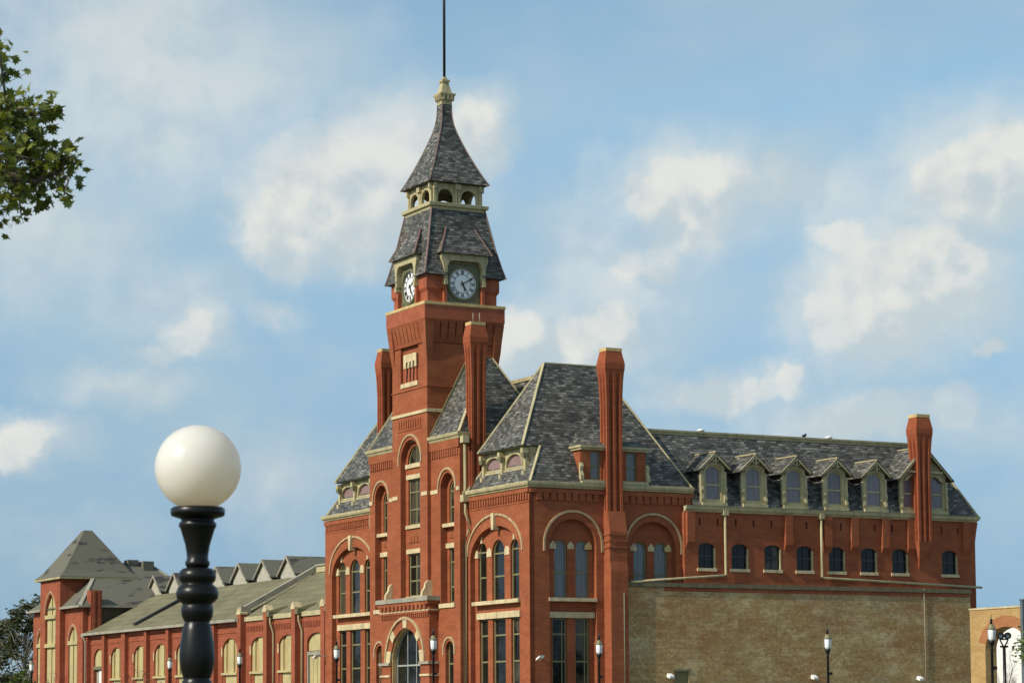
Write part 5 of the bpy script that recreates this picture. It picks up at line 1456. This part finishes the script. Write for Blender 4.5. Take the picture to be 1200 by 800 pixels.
# ================================================================== GLOBE LAMP IN THE FOREGROUND
GD = 15.0
def at(px, py, d):      # a point of the place, worked out once from the photograph's measurements
    v = (fwd + rt * ((px - 600) / F_PX) + up * (-(py - 170.63 - 400) / F_PX))
    return Vector((0, 0, EYE)) + v * (d / v.y)
gp = at(232, 548, GD)
GLB = thing('globe_street_lamp', 'tall black turned lamp post topped by a big white glass globe', 'street lamp', (gp.x, gp.y, 0), off=(0, 0, 0))
def globe():
    k = GD / F_PX * 1.012; zc = gp.z
    Z = lambda py: zc - (py - 548) * k
    prof = [(29, 594), (31.5, 596), (31.5, 601), (30.5, 604), (26, 605.5), (19.5, 607.5), (19, 610), (21.6, 612.5), (21.8, 616), (19.8, 619), (17.2, 628), (14.2, 638), (12.6, 648), (12.3, 654.5), (14.2, 657.5), (14.2, 661), (12.0, 664)]
    hd = MB(); hd.lathe([(0, Z(663.5))] + [(r * k, Z(y)) for r, y in reversed(prof)] + [(0, Z(594))], 40)
    head = hd.build('lamp_fitter', IRON, GLB)
    prof2 = [(12.0, 664), (17, 665.2), (20.6, 668.5), (21.9, 674), (20.6, 679.5), (17.8, 682.5), (18.6, 684), (22.6, 687), (24.8, 693.5), (23.6, 700), (19.5, 704.2), (16.8, 706), (18.0, 708.5), (18.7, 714), (17.6, 721), (15.2, 725.5), (14.2, 727.5), (15.4, 729.2),
             (17.2, 737), (19.3, 750), (20.3, 762), (20.2, 772), (18.5, 783), (16, 791), (15.2, 793), (17.2, 795), (17.2, 801), (15.5, 803), (15.5, 830), (17.0, 834), (17, 842), (15, 846), (14.5, 900)]
    pts = [(r * k, Z(y)) for r, y in prof2]
    zl = pts[-1][1]
    pts += [(.085, zl - .05), (.09, .9), (.13, .85), (.15, .6), (.19, .5), (.2, .1), (.24, .08), (.24, -.1), (0, -.1)]
    m = MB(); m.lathe(list(reversed(pts)) + [(0, Z(664))], 40)
    m.build('post', IRON, GLB)
    m = MB()
    n, r = 24, 50 * k
    m.lathe([(0, zc - r)] + [(r * math.cos(a), zc + r * math.sin(a)) for a in [-math.pi / 2 + math.pi * i / n for i in range(1, n)]] + [(0, zc + r)], 48)
    m.build('globe', OPAL, GLB)
globe()

# ================================================================== TREES AND SHRUBS
MAPLE = [(0, 0), (.10, .16), (.34, .10), (.26, .28), (.50, .46), (.27, .50), (.30, .66), (.12, .64), (0, 1.0)]
MAPLE = MAPLE + [(-x, y) for x, y in reversed(MAPLE[1:-1])]
OVAL = [(0, 0), (.22, .3), (.2, .65), (0, 1), (-.2, .65), (-.22, .3)]
def add_leaf(mb, p, size, rng, shape, droop=.5):
    a = rng.uniform(0, 2 * math.pi)
    d = Vector((math.cos(a), math.sin(a), rng.uniform(-1.0, .35) * droop)).normalized()
    s = d.cross(Vector((rng.uniform(-1, 1), rng.uniform(-1, 1), rng.uniform(.0, 1)))).normalized()
    n = d.cross(s)
    curl = rng.uniform(-.12, .22)
    pts = [p + (d * y + s * x + n * (-curl * y * y + .25 * abs(x))) * size for x, y in shape]
    mb.add([tuple(q) for q in pts], [tuple(range(len(pts)))])

def grow(rng, p, d, length, r, depth, limbs, tips, spread=.6, up_=.15, kids=(2, 4)):
    pts = [p.copy()]; q = p.copy(); dd = d.copy(); n = 5
    for i in range(n):
        dd = (dd + Vector((rng.uniform(-1, 1), rng.uniform(-1, 1), rng.uniform(-.6, 1) * up_ * 3)) * .13).normalized()
        q = q + dd * (length / n); pts.append(q.copy())
    limbs.append((pts, r, r * .55))
    if depth == 0:
        tips.append((q, dd)); tips.append((pts[3], dd)); return
    for k in range(rng.randint(*kids)):
        t = rng.uniform(.45, 1.0); b = pts[min(n, int(t * n) + (1 if t > .9 else 0))]
        ax = Vector((rng.uniform(-1, 1), rng.uniform(-1, 1), rng.uniform(-.35, .8)))
        nd = (dd + ax * spread).normalized()
        grow(rng, b, nd, length * rng.uniform(.55, .8), r * .55, depth - 1, limbs, tips, spread, up_, kids)

def tree(name, label, cat, loc, h, r, seed, leaf_mat, bark, leaf=.3, per=14, blob=.6, depth=4, trunk=.35, group=None, shape=OVAL, spread=.6, kids=(2, 4), lean=(0, 0)):
    rng = random.Random(seed)
    t = thing(name, label, cat, loc, 0, group, off=(0, 0, 0))
    limbs, tips = [], []
    grow(rng, Vector((0, 0, -.2)), Vector((lean[0], lean[1], 1)).normalized(), h * trunk, r, depth, limbs, tips, spread, .15, kids)
    top = max(q.z for q, _ in tips)
    k = h / top if top > 0 else 1
    m = MB()
    for pts, a, b in limbs: m.tube([q * k for q in pts], a, 6, b)
    m.build('trunk', bark, t, recalc=False)
    if leaf_mat:
        m = MB()
        for q, d in tips:
            cl = rng.uniform(.5, 1.4)
            for i in range(int(per * cl)):
                o = Vector((rng.gauss(0, 1), rng.gauss(0, 1), rng.gauss(0, .75))) * blob * .55
                add_leaf(m, q * k + o, leaf * rng.uniform(.7, 1.3), rng, shape)
        m.build('crown', leaf_mat, t, recalc=False)
    return t

# tree reaching into the top left corner: trunk out of frame to the left
def corner_tree():
    rng = random.Random(5)
    D = 20.0
    base = Vector((-7.6, 20.8, 0))
    t = thing('maple_tree', 'leafy maple branches reaching in at the upper left', 'tree', base, off=tuple(base))
    m = MB(); lf = MB()
    # trunk and main limbs
    fork = base + Vector((.2, 0, 4.6))
    m.tube([base + Vector((0, 0, -.2)), base + Vector((.05, .05, 2.4)), fork, base + Vector((.1, .2, 7.5)), base + Vector((-.2, .3, 10))], .24, 9, .07)
    # clusters: photo position, radius in metres, leaves
    cl = [(-6, 48, .13, 22), (6, 40, .07, 10), (10, 66, .08, 11), (16, 86, .08, 9), (2, 92, .10, 12), (-6, 112, .10, 12), (20, 128, .17, 52), (2, 150, .22, 70), (42, 128, .12, 30), (58, 126, .10, 26), (66, 136, .06, 12),
          (34, 158, .20, 62), (52, 152, .10, 22), (18, 180, .24, 78), (48, 180, .19, 52), (72, 188, .15, 46), (86, 184, .09, 28), (82, 200, .10, 26), (62, 205, .14, 30),
          (30, 205, .18, 40), (8, 212, .20, 46), (40, 222, .12, 18), (78, 222, .08, 14), (84, 229, .05, 7), (22, 236, .12, 18), (46, 234, .09, 10), (4, 244, .14, 22), (30, 250, .06, 6), (34, 256, .04, 3), (-2, 256, .1, 10), (56, 228, .07, 9), (-14, 190, .3, 70), (-30, 120, .3, 60), (-40, 220, .3, 60), (-60, 60, .35, 60), (-90, 150, .45, 90), (-130, 80, .5, 100), (-130, 230, .5, 90), (-180, 150, .6, 120), (-80, 0, .4, 60), (-150, -40, .6, 110)]
    hub = [at(-60, 190, 20.6), at(-20, 185, 20.2), at(10, 200, 20.0)]
    m.tube([fork, (fork + hub[0]) / 2 + Vector((0, 0, .25)), hub[0], hub[1], hub[2], at(40, 214, 19.9), at(70, 200, 19.9)], .10, 7, .012)
    hub2 = [at(-100, 120, 20.4), at(-40, 130, 20.1), at(10, 140, 20.0), at(50, 132, 19.9)]
    m.tube([fork + Vector((0, .1, .6))] + hub2, .07, 6, .010)
    joints = hub + hub2 + [at(40, 214, 19.9), at(70, 200, 19.9)]
    for (px, py, r, n) in cl:
        c = at(px - 9, py, D + rng.uniform(-.45, .45))
        j = min(joints, key=lambda q: (q - c).length)
        mid = (j + c) / 2 + Vector((rng.uniform(-.05, .05), rng.uniform(-.05, .05), rng.uniform(-.02, .08)))
        m.tube([j, mid, c], .014, 5, .005)
        for i in range(int(n * 1.1)):
            o = Vector((rng.gauss(0, 1), rng.gauss(0, 1.25), rng.gauss(0, .9))) * r * .60
            p = c + o
            add_leaf(lf, p, rng.uniform(.06, .13), rng, MAPLE, .9)
            if rng.random() < .35: m.tube([c + o * .2, p], .004, 4, .002)
    m.build('trunk', SHRUB_BARK, t, recalc=False)
    lf.build('crown', LEAF, t, recalc=False)
corner_tree()

# left background
def full_tree(name, label, cat, loc, h, rx, seed, leaf_mat, bark, clumps, per, leaf, z0=.3, pale=True):
    rng = random.Random(seed); t = thing(name, label, cat, loc, 0, None, off=(0, 0, 0))
    m, lf = MB(), MB()
    m.tube([(0, 0, -.2), (.1, 0, h * .2), (0, .1, h * .45), (.1, .1, h * .8)], h * .022, 7, h * .006)
    for k in range(clumps):
        a = rng.uniform(0, 2 * math.pi); zz = rng.uniform(z0, 1.0)
        env = rx * math.sqrt(max(.05, 1 - ((zz - .52) / .52) ** 2)) * rng.uniform(.35, 1.08)
        c = Vector((math.cos(a) * env, math.sin(a) * env, zz * h * rng.uniform(.92, 1.0)))
        b = Vector((0, .05, max(.6, c.z - env * .9 - h * .12)))
        mid = (b + c) / 2 + Vector((rng.gauss(0, .2), rng.gauss(0, .2), .25))
        m.tube([b, mid, c], h * .006, 5, h * .0018)
        r = rng.uniform(.45, .95) * rx * .27
        for i in range(int(per * rng.uniform(.5, 1.3))):
            o = Vector((rng.gauss(0, 1), rng.gauss(0, 1), rng.gauss(0, .75))) * r * .62
            add_leaf(lf, c + o, leaf * rng.uniform(.7, 1.35), rng, OVAL)
    m.build('trunk', bark, t, recalc=False); lf.build('crown', leaf_mat, t, recalc=False)
    return t
full_tree('cottonwood_tree', 'tall grey-green tree with pale limbs at the far left behind the end pavilion', 'tree', (-44.2, 232, 0), 13.0, 2.6, 3, LEAF2, PALEBARK, 75, 75, .34)
full_tree('cottonwood_tree', 'shorter dense tree close against the end pavilion on the left', 'tree', (-42.2, 244, 0), 11.0, 2.4, 8, LEAF2, PALEBARK, 60, 80, .34)
full_tree('cottonwood_tree', 'broad dark tree low at the left edge of the view', 'tree', (-48.3, 236, 0), 11.2, 3.2, 12, LEAF2, PALEBARK, 80, 85, .36, z0=.15)
full_tree('bush', 'bright green bush in front of the dark trees at the left edge', 'bush', (-36.9, 192, 0), 5.3, 1.15, 4, LEAF3, SHRUB_BARK, 40, 70, .2, z0=.1)
# saplings before the factory
for i, (px, d, h, lab) in enumerate([(62, 177, 4.9, 'thin dry sapling in front of the end pavilion'), (84, 176, 4.5, 'dry sapling before the right flank of the end pavilion'), (143, 172, 5.0, 'thin dry sapling beside the white factory door'), (172, 171, 4.6, 'dry sapling under the second boarded window of the factory')]):
    p = at(px, 800, d)
    tree('sapling', lab, 'sapling', (p.x, p.y, 0), h, .035, 20 + i, DRYLEAF, SHRUB_BARK, leaf=.12, per=4, blob=.35, depth=3, spread=.5, trunk=.45)
# right edge
tree('bare_tree', 'leafless grey tree in front of the white building', 'tree', (29.1, 150, 0), 5.6, .06, 31, None, SHRUB_BARK, depth=5, spread=.65, trunk=.42, kids=(3, 4))
p = at(1203, 800, 112)
tree('young_tree', 'green leafy young tree at the right edge by the arch', 'tree', (p.x + .15, p.y, 0), 5.3, .07, 41, LEAF3, SHRUB_BARK, leaf=.18, per=40, blob=.6, depth=3, spread=.5, trunk=.4)

# wooded belts off to either side: they stand outside the view and show only in the window panes
def wood_belt(name, a, b, h, seed):
    rng = random.Random(seed); a, b = Vector(a), Vector(b); m = MB()
    for i in range(2600):
        t = rng.random(); p = a.lerp(b, t)
        top = h * (.72 + .28 * math.sin(t * 23 + seed) * math.sin(t * 9.1 + 1))
        p = p + Vector((rng.gauss(0, 2.2), rng.gauss(0, 2.2), top * (rng.random() ** .8)))
        add_leaf(m, p, rng.uniform(1.3, 2.4), rng, OVAL)
    o = m.build(name, LEAF2, None, recalc=False); o['kind'] = 'stuff'
    o['label'] = 'belt of trees outside the view, mirrored in the panes'; o['category'] = 'woodland'
wood_belt('woodland', (-70, 245, 0), (-150, 165, 0), 15, 1)
wood_belt('woodland', (60, 60, 0), (125, 95, 0), 11, 2)
